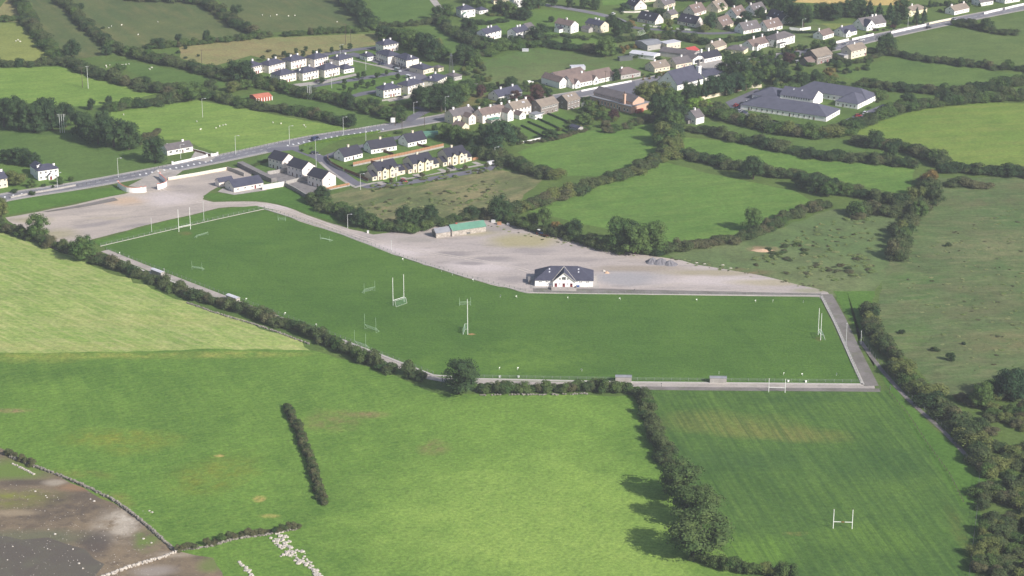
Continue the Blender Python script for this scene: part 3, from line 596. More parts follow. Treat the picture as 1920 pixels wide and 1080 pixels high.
def hedge(px, h, wd, label, sp='hedge', dens=1.0, gap=0.0, name='hedge', jit=.25, mixed=None, cat='hedge'):
    """row of shrubs grown together along a line; each shrub is a part"""
    if jit > .2:
        h, wd = h*1.22, wd*1.16
        if max(p[1] for p in px) < 470: h, wd = h*1.12, wd*1.2
    pts = smooth([P(*p) for p in px], 4); tot = sum((pts[i+1]-pts[i]).length for i in range(len(pts)-1))
    t = empty(name, along(pts, tot/2)[0], 0, label, cat); o = Vector(t.location); s = RV.random()*wd*.4; n = 0
    while s < tot and n < 290:
        p, d = along(pts, s); nv = Vector((-d.y, d.x, 0)); f = RV.choice((RV.uniform(.6, 1.0), RV.uniform(.85, 1.15), RV.uniform(.95, 1.4))) if jit > .2 else RV.uniform(.9, 1.1); k = RV.uniform(.8, 1.25)
        if RV.random() >= gap:
            q = p - o + nv*RV.uniform(-jit, jit)*wd
            m_ = sp if not mixed or RV.random() > mixed[1] else mixed[0]
            if jit > .2 and RV.random() < .22: m_ = RV.choice(('darktree','midtree','bramble','hedge'))
            place('bush', RV.choice(BUSH), t, (q.x, q.y, -.1), RV.random()*6.28, (wd*.56*k, wd*.56*k, h*.5*f), m_); n += 1
        s += wd*.5*k/dens
    return t
def thicket(poly, n, hr, wr, label, sps, name='thicket', cat='thicket'):
    pts = [P(*p) for p in poly]; c = sum(pts, Vector())/len(pts); t = empty(name, c, 0, label, cat)
    x0, x1 = min(p.x for p in pts), max(p.x for p in pts); y0, y1 = min(p.y for p in pts), max(p.y for p in pts); k = 0; tries = 0
    while k < n and tries < n*30:
        tries += 1; x, y = RV.uniform(x0, x1), RV.uniform(y0, y1); ins = False
        for i in range(len(pts)):
            a, b = pts[i], pts[i-1]
            if (a.y > y) != (b.y > y) and x < (b.x-a.x)*(y-a.y)/(b.y-a.y)+a.x: ins = not ins
        if not ins: continue
        w_ = RV.uniform(*wr); h = RV.uniform(*hr)
        place('bush', RV.choice(BUSH), t, (x-c.x, y-c.y, -.1), RV.random()*6.28, (w_*.5, w_*.5, h*.5), RV.choice(sps)); k += 1
    return t
def shrub(px, py, h, wd, sp, label, group=None, name='shrub', cat='shrub'):
    o = place(name, RV.choice(BUSH), None, P(px, py) - Vector((0,0,.1)), RV.random()*6.28, (wd*.5, wd*.5, h*.5), sp); return tag(o, label, cat, group)
def shrubs(where, group, rows, look='small round'):
    rows = sorted(rows, key=lambda q: q[0])
    for i, q in enumerate(rows): shrub(q[0], q[1], q[2], q[3], q[4], f'{look} shrub {where}' + (f', {ordinal(i)} from left' if len(rows) > 1 else ''), group)

# ------------------------------------------------------------------ hedges
hedge([(-20,428),(40,442),(100,464),(170,486),(240,512)], 5.2, 5.4, 'tall dense hedge at the left end below the gravel car park', 'hedge', mixed=('hedgegreen',.4))
hedge([(245,515),(300,535),(350,554)], 4.6, 5.0, 'broken hedge beside the left dugout on the pitch path', 'hedge', .8, .1, mixed=('hedgegreen',.3))
hedge([(352,556),(420,577),(500,600),(560,623),(624,650)], 5.0, 5.2, 'brownish hedge between the mown field and pitch path', 'hedge', 1.0, .06)
hedge([(632,654),(680,675),(730,694),(792,715)], 5.0, 5.0, 'clumpy green hedge left of the big round tree', 'hedgegreen', .8, .1, mixed=('hedge',.5))
hedge([(900,736),(960,736),(1030,734)], 4.6, 5.0, 'leafy hedge right of the big round tree', 'hedgegreen', .95)
hedge([(1036,734),(1080,734),(1130,734),(1200,737)], 5.0, 4.6, 'leafy hedge below the left bench shelter', 'hedgegreen', .9, .08, mixed=('hedge',.4))
hedge([(1206,744),(1216,780),(1234,830),(1252,870),(1262,886)], 4.4, 5.0, 'dense brown hedge running down to the big roadside trees', 'hedge', 1.15)
hedge([(1300,1046),(1350,1064),(1420,1076),(1500,1084)], 4.0, 4.4, 'hedge at the bottom edge under the training pitch', 'hedgegreen', .9, .1, mixed=('olive',.2))
hedge([(538,764),(556,800),(576,850),(592,900),(606,946)], 2.6, 2.6, 'narrow lone hedge in the big green pasture', 'bramble', 1.3, 0, mixed=('hedge',.5))
hedge([(330,1034),(390,1022),(430,1010),(500,1000),(560,990)], 2.4, 2.6, 'low patchy hedge over the stone wall near the lake', 'bramble', .7, .25)
hedge([(0,846),(30,858),(62,876)], 2.4, 2.4, 'scrubby bushes on the shore wall at the left edge', 'bramble', .6, .25)
# far left
hedge([(-40,126),(50,124),(112,122)], 4.2, 4.6, 'hedge above the bright field with twin poles', 'hedge')
hedge([(-30,42),(10,40),(36,38)], 4.2, 4.6, 'short hedge below the tan corner field', 'hedgegreen')
hedge([(24,-20),(44,20),(60,50),(86,84),(112,112)], 5.2, 6, 'bushy slanting hedge, leftmost of the two in the top left', 'hedge', 1.1, mixed=('hedgegreen',.4))
hedge([(96,-16),(134,22),(160,50),(186,72),(206,88)], 4.6, 5.5, 'bushy slanting hedge, right one of the two in the top left', 'hedge', 1.1)
hedge([(206,92),(250,104),(300,118),(360,130),(430,152)], 5.2, 7, 'thick hedge above the small flock pasture', 'hedge', 1.2, mixed=('hedgegreen',.35))
hedge([(120,120),(170,138),(230,156),(290,172),(330,172)], 5, 7, 'thick hedge between bright field and small flock pasture', 'hedge', 1.2)
hedge([(196,208),(250,203),(310,194),(356,184),(390,178)], 4.6, 5.6, 'hedge above the bright roadside pasture', 'hedge', 1.1, mixed=('hedgegreen',.4))
hedge([(396,186),(450,198),(520,210),(600,224),(652,236)], 4.6, 6, 'long hedge between red barn field and roadside pasture', 'hedge', 1.15, mixed=('hedgegreen',.4))
hedge([(470,158),(540,172),(600,186),(660,202),(720,218),(760,230)], 5.0, 6, 'hedge below the hip roofed estate', 'hedgegreen', 1.15, mixed=('hedge',.4))
hedge([(282,92),(340,86),(400,80),(480,72),(560,66),(640,62),(706,58)], 3.6, 4.4, 'long low hedge behind the tan rough field', 'hedgegreen', .9, .1)
hedge([(240,0),(330,4),(372,6),(420,32),(450,52),(484,68)], 5.2, 6.5, 'dark hedge at the top left of centre', 'hedge', 1.1, mixed=('darktree',.4))
hedge([(640,-16),(664,16),(690,46),(700,56)], 6, 7, 'dark bushy hedge running down from the top edge', 'darktree', 1.1)
hedge([(690,54),(740,50),(790,46),(826,44)], 3.6, 4.6, 'hedge below the top centre field', 'hedge', 1)
hedge([(820,40),(846,62),(880,82),(912,96)], 4.8, 6, 'slanting hedge right of the wedge field', 'hedge', 1.1, mixed=('hedgegreen',.3))
hedge([(300,252),(270,262),(262,272)], 3, 4, 'low bushes at the end of the dark wood', 'bramble')
hedge([(568,274),(600,268),(650,259),(712,247)], 1.4, 1.7, 'clipped green hedge on the traffic island', 'lime', 1.2, 0, jit=.05)
hedge([(470,314),(490,306),(506,300)], 1.8, 2.2, 'clipped hedge left of the first gabled house', 'hedgegreen', 1.2, jit=.1)
# middle
hedge([(584,380),(610,392),(650,408),(690,422),(722,432),(760,436),(800,430)], 4.8, 5.4, 'dark hedge along the gravel track', 'hedgegreen', 1.15, mixed=('hedge',.35))
hedge([(800,428),(840,420),(880,412),(920,410)], 4.2, 4.6, 'bushy hedge behind the green roofed shed', 'hedge', 1.0, mixed=('hedgegreen',.5))
hedge([(950,412),(1000,432),(1060,446),(1110,462),(1160,472),(1240,478)], 4.6, 5.2, 'hedge along the back of the gravel yard', 'hedge', 1.1, mixed=('hedgegreen',.5))
hedge([(1240,476),(1310,462),(1380,452),(1420,440),(1470,414),(1520,396),(1560,388)], 4, 6, 'brown hedge above the scrubby waste ground', 'hedge', 1.2, mixed=('bramble',.4))
hedge([(1240,300),(1200,322),(1150,340),(1100,356),(1050,374),(1000,390),(960,402)], 4.6, 6, 'curving hedge between the two lush fields', 'hedge', 1.2, mixed=('olive',.25))
hedge([(1254,220),(1258,250),(1256,280),(1246,302)], 7.5, 8, 'tall hedge below the salmon hall trees', 'midtree', 1.3, mixed=('olive',.5))
hedge([(872,286),(920,298),(960,312),(1010,330),(1050,336)], 5.4, 6, 'green hedge right of the yellow fronted houses', 'hedge', 1.2, mixed=('olive',.3))
hedge([(1268,290),(1320,304),(1380,318),(1440,330),(1500,336),(1560,352),(1640,374),(1720,390)], 4.6, 6, 'long hedge with trees below the right middle field', 'hedge', 1.2, mixed=('darktree',.3))
hedge([(1296,244),(1360,258),(1420,272),(1500,290),(1560,298),(1640,306),(1720,316)], 4.6, 6.5, 'long dark hedge above the right middle field', 'hedge', 1.25, mixed=('darktree',.3))
hedge([(1318,212),(1370,226),(1430,240),(1500,254),(1560,256),(1600,244)], 6, 8, 'thick olive hedge in front of the white home', 'olive', 1.3, mixed=('midtree',.6))
hedge([(1600,242),(1640,226),(1680,212),(1720,204),(1790,196),(1860,190),(1960,186)], 5.6, 7, 'thick hedge from the white home to the right edge', 'hedge', 1.25, mixed=('midtree',.4))
hedge([(1620,160),(1700,172),(1760,176),(1830,172),(1900,160),(1960,150)], 5, 6.5, 'hedge below the pasture behind the white home', 'hedge', 1.1, mixed=('darktree',.4))
hedge([(1440,178),(1520,172),(1600,176),(1660,188)], 5, 6.5, 'hedge hugging the back of the white home', 'midtree', 1.2)
hedge([(1630,98),(1700,108),(1760,118),(1830,126),(1900,132),(1960,134)], 4, 5, 'hedge across the two pastures, top right', 'hedge', 1.1, mixed=('darktree',.4))
hedge([(1792,46),(1830,54),(1870,62),(1900,66)], 4, 5.4, 'bushy hedge just below the far road', 'hedge', 1.1)
hedge([(1600,268),(1650,276),(1700,286),(1750,300),(1764,312)], 5, 7, 'hedge left of the large right hand pasture', 'hedge', 1.3, mixed=('midtree',.3))
hedge([(1766,322),(1820,322),(1870,328),(1960,330)], 5, 6.4, 'dark hedge under the large right hand pasture', 'hedge', 1.2, mixed=('darktree',.4))
hedge([(1784,346),(1820,350),(1858,352)], 3.4, 6, 'low bramble island in the rough grazing', 'bramble', 1.3)
hedge([(1746,340),(1730,370),(1712,400),(1692,440),(1676,490)], 6, 7, 'tall hedge between scrub ground and rough grazing', 'hedge', 1.2, mixed=('olive',.3))
hedge([(1600,410),(1640,400),(1680,402),(1720,392)], 5, 7, 'brown hedge at the back of the scrub ground', 'bramble', 1.2, mixed=('hedge',.5))
hedge([(1630,588),(1636,620),(1652,652),(1680,684)], 5.4, 6, 'hedge beside the lamp pole at the pitch corner', 'hedge', 1.2, mixed=('olive',.2))
hedge([(1676,690),(1720,730),(1776,782),(1830,840),(1852,880)], 5.4, 7.4, 'wide hedge along the narrow track', 'hedge', 1.3, mixed=('olive',.35))
# village
hedge([(870,40),(910,46),(950,40)], 2.6, 4, 'hedge below the hip roofed white house', 'darktree', 1.2)
hedge([(868,54),(890,72),(920,86),(960,84),(1000,80),(1030,88),(1090,96),(1150,104)], 4, 6, 'dark hedge below the far white houses', 'darktree', 1.2, mixed=('hedge',.3))
hedge([(860,116),(900,106),(950,94),(1000,88)], 4.6, 6.4, 'hedge above the allotment field', 'midtree', 1.2)
hedge([(1150,78),(1200,76),(1250,72),(1290,76),(1340,84),(1380,76)], 4, 5, 'dark hedge behind the sheds', 'hedge', 1.2, mixed=('darktree',.4))
hedge([(1340,80),(1380,78),(1430,68),(1480,64)], 4, 4.5, 'dark clipped hedge in front of the dormer houses', 'conifer', 1.4, jit=.1)
hedge([(1482,62),(1530,62),(1590,58)], 2.4, 3, 'garden hedge by the pale lawn', 'conifer', 1.3, jit=.1)
hedge([(1182,106),(1215,110),(1240,112)], 2.4, 3, 'low hedge in front of the white roofed shed', 'hedgegreen', 1.2)
hedge([(1560,108),(1590,118),(1620,116),(1660,100)], 2.2, 3, 'garden hedge round the white house by the road', 'hedge', 1.1)
hedge([(1140,250),(1180,238),(1216,226)], 3, 4.5, 'rough bushes below the salmon hall', 'bramble', 1.0, .1, mixed=('midtree',.4))
for i, (a, b) in enumerate([((978,236),(1030,262)), ((990,229),(1056,258)), ((1006,222),(1066,250)), ((1028,214),(1090,240))]):
    hedge([a, ((a[0]+b[0])/2, (a[1]+b[1])/2), b], 1.3, 1.5, f'clipped garden hedge behind the row houses, {ordinal(i)} from the left', 'conifer', 1.5, 0, jit=.05)
hedge([(960,272),(1000,268),(1040,262),(1080,250),(1110,242)], 1.6, 2.6, 'rough hedge at the foot of the long gardens', 'bramble', .9, .15)
# roadside shrubs, scrub
thicket([(1640,600),(1700,690),(1730,720),(1900,690),(1990,680),(1990,760),(1860,780),(1800,770)], 0, (3,5), (4,7), 'x', ['hedge']) if False else None
thicket([(1780,760),(1850,720),(1990,690),(1990,900),(1900,905),(1850,840)], 80, (3,6), (5,9), 'mixed scrub thicket in the right edge hollow', ['hedge','hedge','midtree','olive','bramble'])
thicket([(1842,870),(1990,850),(1990,1180),(1836,1180),(1830,960)], 150, (3.5,6.5), (5,9), 'dense scrub thicket in the bottom right corner', ['hedge','hedge','midtree','olive','bramble','olive','hedge'])
thicket([(640,380),(760,372),(900,340),(960,340),(930,380),(820,408),(720,416)], 120, (.4,1.3), (1.2,3.6), 'scattered brambles on the weedy ground', ['bramble','tuft','strawtuft','tuft'], 'bramble_patch', 'brambles')
thicket([(1400,480),(1560,410),(1660,410),(1640,520),(1540,530),(1430,510)], 150, (.4,1.3), (1.2,4.5), 'scattered low brambles on the scrub ground', ['tuft','tuft','strawtuft','tuft','bramble'], 'bramble_patch', 'brambles')
thicket([(1700,480),(1900,380),(1990,400),(1990,680),(1800,700),(1680,560)], 290, (.25,.7), (.8,2.8), 'low tussocks on the rough grazing', ['tuft','strawtuft','strawtuft','tuft','bramble'], 'tussocks', 'tussocks')
thicket([(690,350),(840,328),(960,310),(960,316),(820,340),(700,360)], 70, (.6,1.6), (1.6,3.4), 'weedy bank below the estate road', ['bramble','tuft','tuft','hedgegreen'], 'bramble_patch', 'brambles')
thicket([(1096,190),(1120,196),(1160,216),(1170,236),(1110,236),(1088,214)], 26, (2,5), (3,5), 'garden bushes in front of the salmon hall', ['midtree','darktree','olive'])
thicket([(1560,196),(1596,184),(1600,194),(1570,200)], 5, (1.5,3), (2,3), 'courtyard shrubs of the white home', ['midtree','conifer'])

# garden planting between the village houses
def shrubbery(poly, n, label, sps=('darktree','midtree','midtree','hedge','conifer','olive','darktree'), hr=(1.5,4.5), wr=(2.5,5.5)):
    return thicket(poly, n, hr, wr, label, list(sps), 'garden_shrubbery', 'shrubbery')
shrubbery([(1160,22),(1240,22),(1300,34),(1296,44),(1200,36),(1160,32)], 18, 'garden bushes behind the left dark roofed dormer house')
shrubbery([(1240,48),(1270,54),(1262,60),(1240,56)], 8, 'yellow green garden bushes between the two dark roofed houses', ('olive','lime','midtree'))
shrubbery([(1310,36),(1350,30),(1400,44),(1390,56),(1330,58)], 16, 'garden bushes between the steep roofed houses')
shrubbery([(1400,70),(1470,66),(1480,72),(1420,84),(1400,84)], 22, 'garden bushes behind the tall chimney cottage')
shrubbery([(1480,92),(1530,80),(1560,82),(1560,98),(1520,108),(1490,106)], 26, 'garden bushes left of the grey stone pair', ('darktree','midtree','hedge','copper','olive'))
shrubbery([(1400,104),(1480,96),(1520,116),(1520,138),(1440,146),(1400,130)], 60, 'garden thicket between far road and white home', hr=(2,6), wr=(3,7))
shrubbery([(1560,118),(1600,120),(1640,112),(1630,130),(1570,142),(1540,136)], 26, 'garden bushes below the white two storey house')
shrubbery([(1440,150),(1560,140),(1590,160),(1560,170),(1460,174)], 50, 'leafy belt behind the white home', hr=(3,7), wr=(4,8))
shrubbery([(1204,140),(1260,136),(1300,130),(1320,136),(1250,150),(1206,152)], 30, 'front garden bushes of the two cream bungalows', ('midtree','hedge','autumn','darktree','olive'), (1,3), (1.5,3.5))
shrubbery([(1160,104),(1180,96),(1200,88),(1180,84),(1140,96)], 18, 'bushes left of the white roofed shed', ('olive','midtree','autumn','darktree'))
shrubbery([(1276,200),(1300,196),(1380,208),(1378,226),(1300,216),(1276,214)], 44, 'leafy garden behind the lone white cottage', ('midtree','darktree','olive','lime','darktree'), (2,6), (3,6))
shrubbery([(1306,186),(1340,196),(1370,200),(1350,206),(1306,202)], 18, 'bushes along the drive of the white home', ('midtree','olive','lime','hedge'))
shrubbery([(930,196),(970,188),(1020,180),(1040,186),(1030,200),(950,206)], 34, 'garden bushes below the dark roofed bungalow', ('midtree','darktree','copper','hedge'), (1.5,4))
shrubbery([(860,170),(920,160),(1000,160),(1030,166),(990,172),(900,176)], 40, 'rough bushes left of the school', ('midtree','hedge','olive','darktree'), (1.5,5))
shrubbery([(800,244),(850,240),(900,252),(940,262),(930,276),(880,276),(810,258)], 50, 'leafy gardens in front of the row houses', ('midtree','darktree','midtree','olive'), (2,6), (3,6))
shrubbery([(940,232),(970,236),(990,262),(960,270),(930,262)], 18, 'bushes beside the tall pine', ('darktree','hedge','midtree'), (2,4))
shrubbery([(1040,240),(1100,216),(1110,232),(1060,256)], 20, 'overgrown end of the long gardens', ('midtree','hedge','olive','darktree'), (1,3.4))
shrubbery([(870,128),(900,120),(930,150),(900,160),(870,150)], 26, 'bushes below the lattice mast', ('midtree','olive','hedge'), (2,5))
shrubbery([(900,10),(960,18),(1000,26),(990,40),(920,30),(890,20)], 40, 'gardens around the top centre houses', hr=(2,5))
shrubbery([(1020,64),(1100,66),(1130,72),(1080,78),(1010,76)], 24, 'hedge bushes below the bright white house', ('darktree','hedge','midtree'), (1,3))
shrubbery([(1340,-6),(1480,-8),(1500,6),(1360,14)], 40, 'leafy skyline behind the dormer houses', ('darktree','midtree'), (4,9), (6,10))
shrubbery([(1600,60),(1680,50),(1690,58),(1610,70)], 12, 'lawn bushes before the gabled white house', ('midtree','copper','darktree'), (1,2.5), (1.5,3))
shrubbery([(1740,10),(1840,4),(1840,16),(1750,24)], 30, 'dark belt behind the white far bungalow', ('darktree','midtree'), (3,6))
shrubbery([(720,200),(790,190),(780,204),(740,212)], 14, 'rough bushes below the front estate trio', ('bramble','midtree','hedge'), (1,3))
shrubbery([(465,144),(500,148),(524,164),(560,172),(540,178),(480,164)], 30, 'leafy edge left of the estate front row', ('midtree','darktree','olive'), (2,5))

thicket([(1440,470),(1500,452),(1530,470),(1500,490),(1450,494)], 16, (.8,2.2), (2.5,5), 'dark bramble clump in the middle of the scrub ground', ['hedge','hedgegreen','bramble'], 'bramble_patch', 'brambles')
thicket([(1520,490),(1590,496),(1600,512),(1540,512)], 14, (.6,1.8), (2,4.5), 'dark bramble clump near the gravel yard corner', ['hedge','bramble','bramble'], 'bramble_patch', 'brambles')
thicket([(1590,400),(1630,402),(1630,408),(1596,408)], 6, (.8,1.6), (2,4), 'low bushes by the white feeder', ['hedge','hedgegreen'], 'bramble_patch', 'brambles')
thicket([(1250,484),(1300,486),(1440,510),(1540,540),(1540,546),(1400,518),(1290,496)], 60, (.2,.6), (.8,2.2), 'weeds along the ragged right edge of the yard', ['tuft','strawtuft','bramble'], 'weeds', 'weeds')
thicket([(900,420),(960,424),(1060,446),(1140,468),(1220,484),(1130,474),(1040,456),(960,436)], 60, (.2,.6), (.8,2.2), 'weeds along the back edge of the yard', ['tuft','strawtuft','bramble'], 'weeds', 'weeds')
# ------------------------------------------------------------------ trees
tree(860, 738, 13, 15, 'darktree', 'big round dark tree at the lower corner of the pitch', base=.08)
trees('of three big ones beside the training pitch', 'big trees beside the training pitch', [(1276,934,13,15,'bigtree'),(1304,984,13,16,'bigtree'),(1312,1044,15,17,'bigtree')], 'spreading olive green', base=.08)
trees('in the dark wood at the left edge', 'left wood', [(8,238,15,13,'darktree'),(36,244,16,13,'darktree'),(66,248,15,13,'darktree'),(98,244,16,13,'darktree'),(124,238,13,11,'darktree'),(20,226,14,12,'darktree'),(84,230,14,11,'darktree')], 'tall dark', base=.06)
trees('in the dark clump behind the roadside paddock', 'paddock clump', [(156,258,14,12,'darktree'),(184,270,15,14,'darktree'),(214,276,16,15,'darktree'),(242,280,15,13,'darktree'),(200,250,12,12,'darktree')], 'tall dark', base=.06)
tree(291, 304, 13, 13, 'darktree', 'round dark tree at the left of the roadside bungalow', base=.06)
tree(70, 448, 11, 11.5, 'midtree', 'round green tree in the hedge below the gravel car park', base=.08)
tree(157, 487, 11, 11, 'midtree', 'round green tree by the near left pitch corner', base=.08)
tree(2, 408, 9, 8, 'olive', 'olive green tree cut by the left edge under the road')
trees('beside the cream house at the left edge', 'farmhouse garden trees', [(30,346,7,10,'olive'),(112,346,4,4,'midtree'),(60,352,4,5,'midtree')], 'small garden', base=.05)
trees('behind the white farmhouse', 'farmhouse back trees', [(14,306,7,8,'darktree'),(40,308,8,10,'darktree'),(62,312,7,8,'darktree')], 'bushy dark', base=.04)
tree(938, 287, 17, 15, 'conifer', 'tall dark pine at the end of the yellow fronted row', base=.2)
trees('in the gardens behind the yellow fronted row', 'yellow row garden trees', [(838,262,8,8,'midtree'),(856,268,9,9,'midtree'),(876,274,8,8,'midtree'),(896,282,8,8,'darktree'),(915,270,7,7,'darktree'),(908,252,6,6,'darktree')], 'leafy green', base=.05)
tree(936, 411, 12, 11.5, 'darktree', 'round dark tree between yard hedge and weedy ground', base=.05)
trees('in the row along the gravel track', 'track row trees', [(604,380,8,8,'darktree'),(672,424,8.5,8,'darktree'),(758,430,10.5,8.5,'darktree'),(782,428,9,7,'darktree'),(806,424,10,8.5,'darktree'),(884,412,7,7,'darktree')], 'upright dark', base=.04)
trees('in the big clump behind the gravel yard', 'yard clump', [(1160,468,15,12,'midtree'),(1190,476,13,13,'midtree'),(1222,474,14,13,'midtree'),(1180,460,12,10,'darktree')], 'large leafy', base=.06)
trees('in the hedge behind the tractor', 'yard hedge trees', [(996,428,7,7,'midtree'),(1021,434,11,7,'midtree'),(1042,440,6,5,'autumn'),(1074,446,9,8.5,'darktree'),(1110,462,6,7,'hedge')], 'uneven green', base=.05)
trees('standing in the long hedge of the right middle field', 'right hedge trees', [(1412,336,11.5,10,'darktree'),(1504,352,8,8,'darktree'),(1530,362,9,9,'darktree'),(1554,368,7,8,'midtree'),(1584,366,6,8,'midtree')], 'round dark', base=.04)
tree(1408, 432, 10.5, 9, 'midtree', 'lone round tree in the brown hedge above the scrub', base=.06)
trees('in the hedge left of the large right pasture', 'right pasture hedge trees', [(1639,278,9.5,9,'darktree'),(1668,296,8,8,'darktree'),(1700,206,9,9,'darktree'),(1768,198,9,9,'darktree')], 'round dark', base=.04)
trees('at the corner where the right hedges meet', 'corner trees', [(1716,382,9,9,'olive'),(1738,372,10,10,'hedge'),(1756,386,9,9,'hedge'),(1742,348,8,8,'autumn'),(1722,408,8,8,'midtree'),(1690,440,7,6,'olive')], 'brown green', base=.03)
trees('in the thicket at the right edge', 'right edge trees', [(1894,748,12,13,'conifer'),(1840,762,9,9,'midtree'),(1918,735,9,8,'darktree')], 'round dark', base=.04)
trees('in the tall clump right of the salmon hall', 'hall trees', [(1212,194,12,12,'olive'),(1238,190,12,12,'olive'),(1230,222,13,10,'darktree'),(1250,236,13,11,'darktree'),(1262,208,12,11,'midtree'),(1244,268,11,9,'olive'),(1262,250,12,10,'midtree'),(1272,228,10,9,'darktree'),(1252,290,8,8,'olive')], 'large leafy', base=.05)
trees('in front of the long slate roofed church', 'church trees', [(1290,192,11,9,'darktree'),(1309,186,12,5,'conifer','cone'),(1320,186,11,5,'conifer','cone'),(1338,182,12,11,'conifer'),(1360,178,12,11,'conifer'),(1380,174,11,10,'conifer'),(1300,205,6,7,'lime'),(1318,206,5,6,'olive')], 'dark', base=.03)
trees('between the church and the white home', 'village centre trees', [(1372,142,14,17,'darktree'),(1396,152,12,12,'darktree'),(1412,164,11,11,'darktree'),(1398,170,11,10,'midtree'),(1440,152,9,9,'midtree'),(1452,138,9,10,'darktree'),(1470,158,8,9,'darktree'),(1500,164,9,10,'darktree'),(1530,162,9,9,'darktree'),(1556,150,7,8,'autumn'),(1480,118,6,8,'copper')], 'large dark', base=.04)
tree(1660, 100, 12, 12.5, 'darktree', 'round dark tree below the far road walls', base=.1)
trees('in the gardens by the far road', 'far road garden trees', [(1537,98,8,10,'midtree'),(1560,96,7,8,'darktree'),(1414,108,4,4,'conifer'),(1453,90,5,3,'conifer','cone'),(1680,50,6,6,'darktree'),(1610,98,5,5,'midtree'),(1850,58,8,8,'darktree')], 'garden', base=.04)
trees('in the dark group at the top right', 'top right group', [(1630,36,13,9,'conifer','cone'),(1648,42,13,9,'conifer','cone'),(1668,42,13,9,'conifer','cone'),(1690,36,13,11,'darktree'),(1718,47,12,6,'conifer','cone'),(1732,46,12,6,'conifer','cone'),(1610,30,12,12,'darktree'),(1590,32,11,11,'darktree')], 'tall dark', base=.03)
trees('in the dark belt behind the dormer houses', 'dormer belt', [(1456,22,11,11,'darktree'),(1470,34,13,12,'darktree'),(1488,46,14,13,'darktree'),(1506,50,14,11,'darktree'),(1540,34,10,12,'darktree'),(1562,38,11,12,'darktree'),(1580,30,9,10,'darktree'),(1430,10,9,10,'darktree'),(1400,4,9,10,'darktree'),(1370,6,9,10,'midtree')], 'tall dark', base=.03)
trees('among the dormer houses', 'dormer garden trees', [(1330,56,11,9,'conifer'),(1399,48,9,9,'conifer'),(1424,34,7,7,'darktree'),(1171,20,5,6,'conifer'),(1238,30,5,8,'darktree'),(1213,60,5,4,'midtree'),(1253,50,5,6,'olive'),(1320,60,5,6,'olive'),(1278,58,3.5,3.5,'darktree'),(1350,20,5,6,'midtree'),(1183,52,5,6,'autumn')], 'rounded garden', base=.03)
trees('around the far white houses', 'far white house trees', [(1011,80,12,13,'darktree'),(1135,106,12,12,'midtree'),(1162,70,10,10,'darktree'),(1180,62,7,7,'darktree'),(1146,50,8,7,'darktree'),(1033,42,4,4,'darktree'),(985,38,8,9,'darktree'),(972,30,5,6,'darktree'),(882,62,9,9,'darktree'),(1062,90,6,6,'darktree')], 'dense green', base=.04)
trees('in the garden belt along the top edge', 'top edge trees', [(938,24,8,8,'darktree'),(956,28,9,9,'midtree'),(990,20,10,10,'darktree'),(1010,16,9,9,'darktree'),(1034,12,7,7,'darktree'),(1070,14,7,6,'darktree'),(1096,16,7,7,'darktree'),(1116,18,7,7,'darktree'),(905,14,7,9,'midtree'),(884,6,8,9,'darktree'),(1290,2,9,10,'darktree'),(1320,4,8,10,'darktree'),(1260,0,8,9,'midtree')], 'dense dark', base=.03)
trees('in the leafy belt right of the hip roofed estate', 'estate belt', [(752,84,10,10,'midtree'),(772,92,12,12,'midtree'),(794,104,13,13,'darktree'),(814,114,14,13,'darktree'),(832,112,9,9,'midtree'),(870,122,12,12,'darktree'),(890,124,8,9,'midtree'),(732,78,8,9,'darktree'),(820,100,9,8,'olive'),(716,70,7,8,'darktree')], 'full green', base=.04)
trees('in the round clump by the road junction', 'junction clump', [(788,196,10,11,'darktree'),(806,208,12,13,'darktree'),(828,210,13,13,'darktree'),(848,204,12,12,'darktree'),(864,194,11,11,'midtree'),(836,184,11,11,'midtree'),(814,188,10,10,'darktree'),(872,182,9,9,'darktree')], 'dense dark', base=.04)
trees('near the dark roofed bungalow', 'bungalow garden trees', [(902,182,7,6,'copper'),(905,206,6,9,'midtree'),(942,196,4,5,'darktree'),(958,166,7,8,'darktree'),(966,190,6,6,'copper'),(1006,186,8,8,'copper'),(990,196,5,6,'copper'),(1026,182,5,6,'darktree'),(1100,158,4,5,'darktree'),(1156,152,5,5,'darktree'),(880,168,6,8,'midtree'),(1152,146,5,6,'darktree')], 'leafy', base=.04)
trees('along the long back gardens', 'back garden trees', [(1030,262,5,9,'darktree'),(1094,232,6,7,'midtree'),(1104,212,7,7,'midtree'),(1150,222,5,6,'copper'),(1136,240,4,6,'bramble'),(1128,226,5,7,'midtree')], 'bushy', base=.04)
trees('on the left side of the hip roofed estate', 'estate left trees', [(450,152,13,15,'darktree'),(438,172,6,9,'olive'),(462,168,6,8,'midtree'),(474,158,7,6,'darktree'),(540,176,5,6,'midtree'),(566,182,6,7,'darktree')], 'rounded', base=.04)
trees('along the hedge below the estate', 'estate hedge trees', [(650,198,7,8,'darktree'),(700,208,7,9,'darktree'),(656,238,7,7,'darktree'),(724,222,6,8,'midtree'),(750,220,6,8,'darktree'),(690,214,5,6,'midtree')], 'bushy dark', base=.04)
trees('standing in the far left hedges', 'far left hedge trees', [(135,110,11,10,'darktree'),(200,104,6,6,'darktree'),(358,188,11,15,'midtree'),(396,176,8,9,'hedge'),(297,90,6,9,'darktree'),(336,82,6,5,'darktree'),(388,80,8,5,'darktree'),(150,18,4,5,'darktree'),(444,30,8,7,'darktree'),(172,206,6,5,'darktree'),(205,196,5,4,'darktree'),(225,140,6,9,'midtree'),(270,160,5,7,'darktree'),(165,56,5,8,'darktree'),(300,118,5,9,'midtree')], 'dark', base=.04)
trees('on the top edge left of centre', 'top left of centre trees', [(648,8,10,11,'darktree'),(668,28,10,10,'darktree'),(684,40,8,9,'darktree'),(820,38,9,8,'darktree'),(838,32,8,9,'midtree'),(700,52,6,8,'midtree')], 'dark', base=.04)
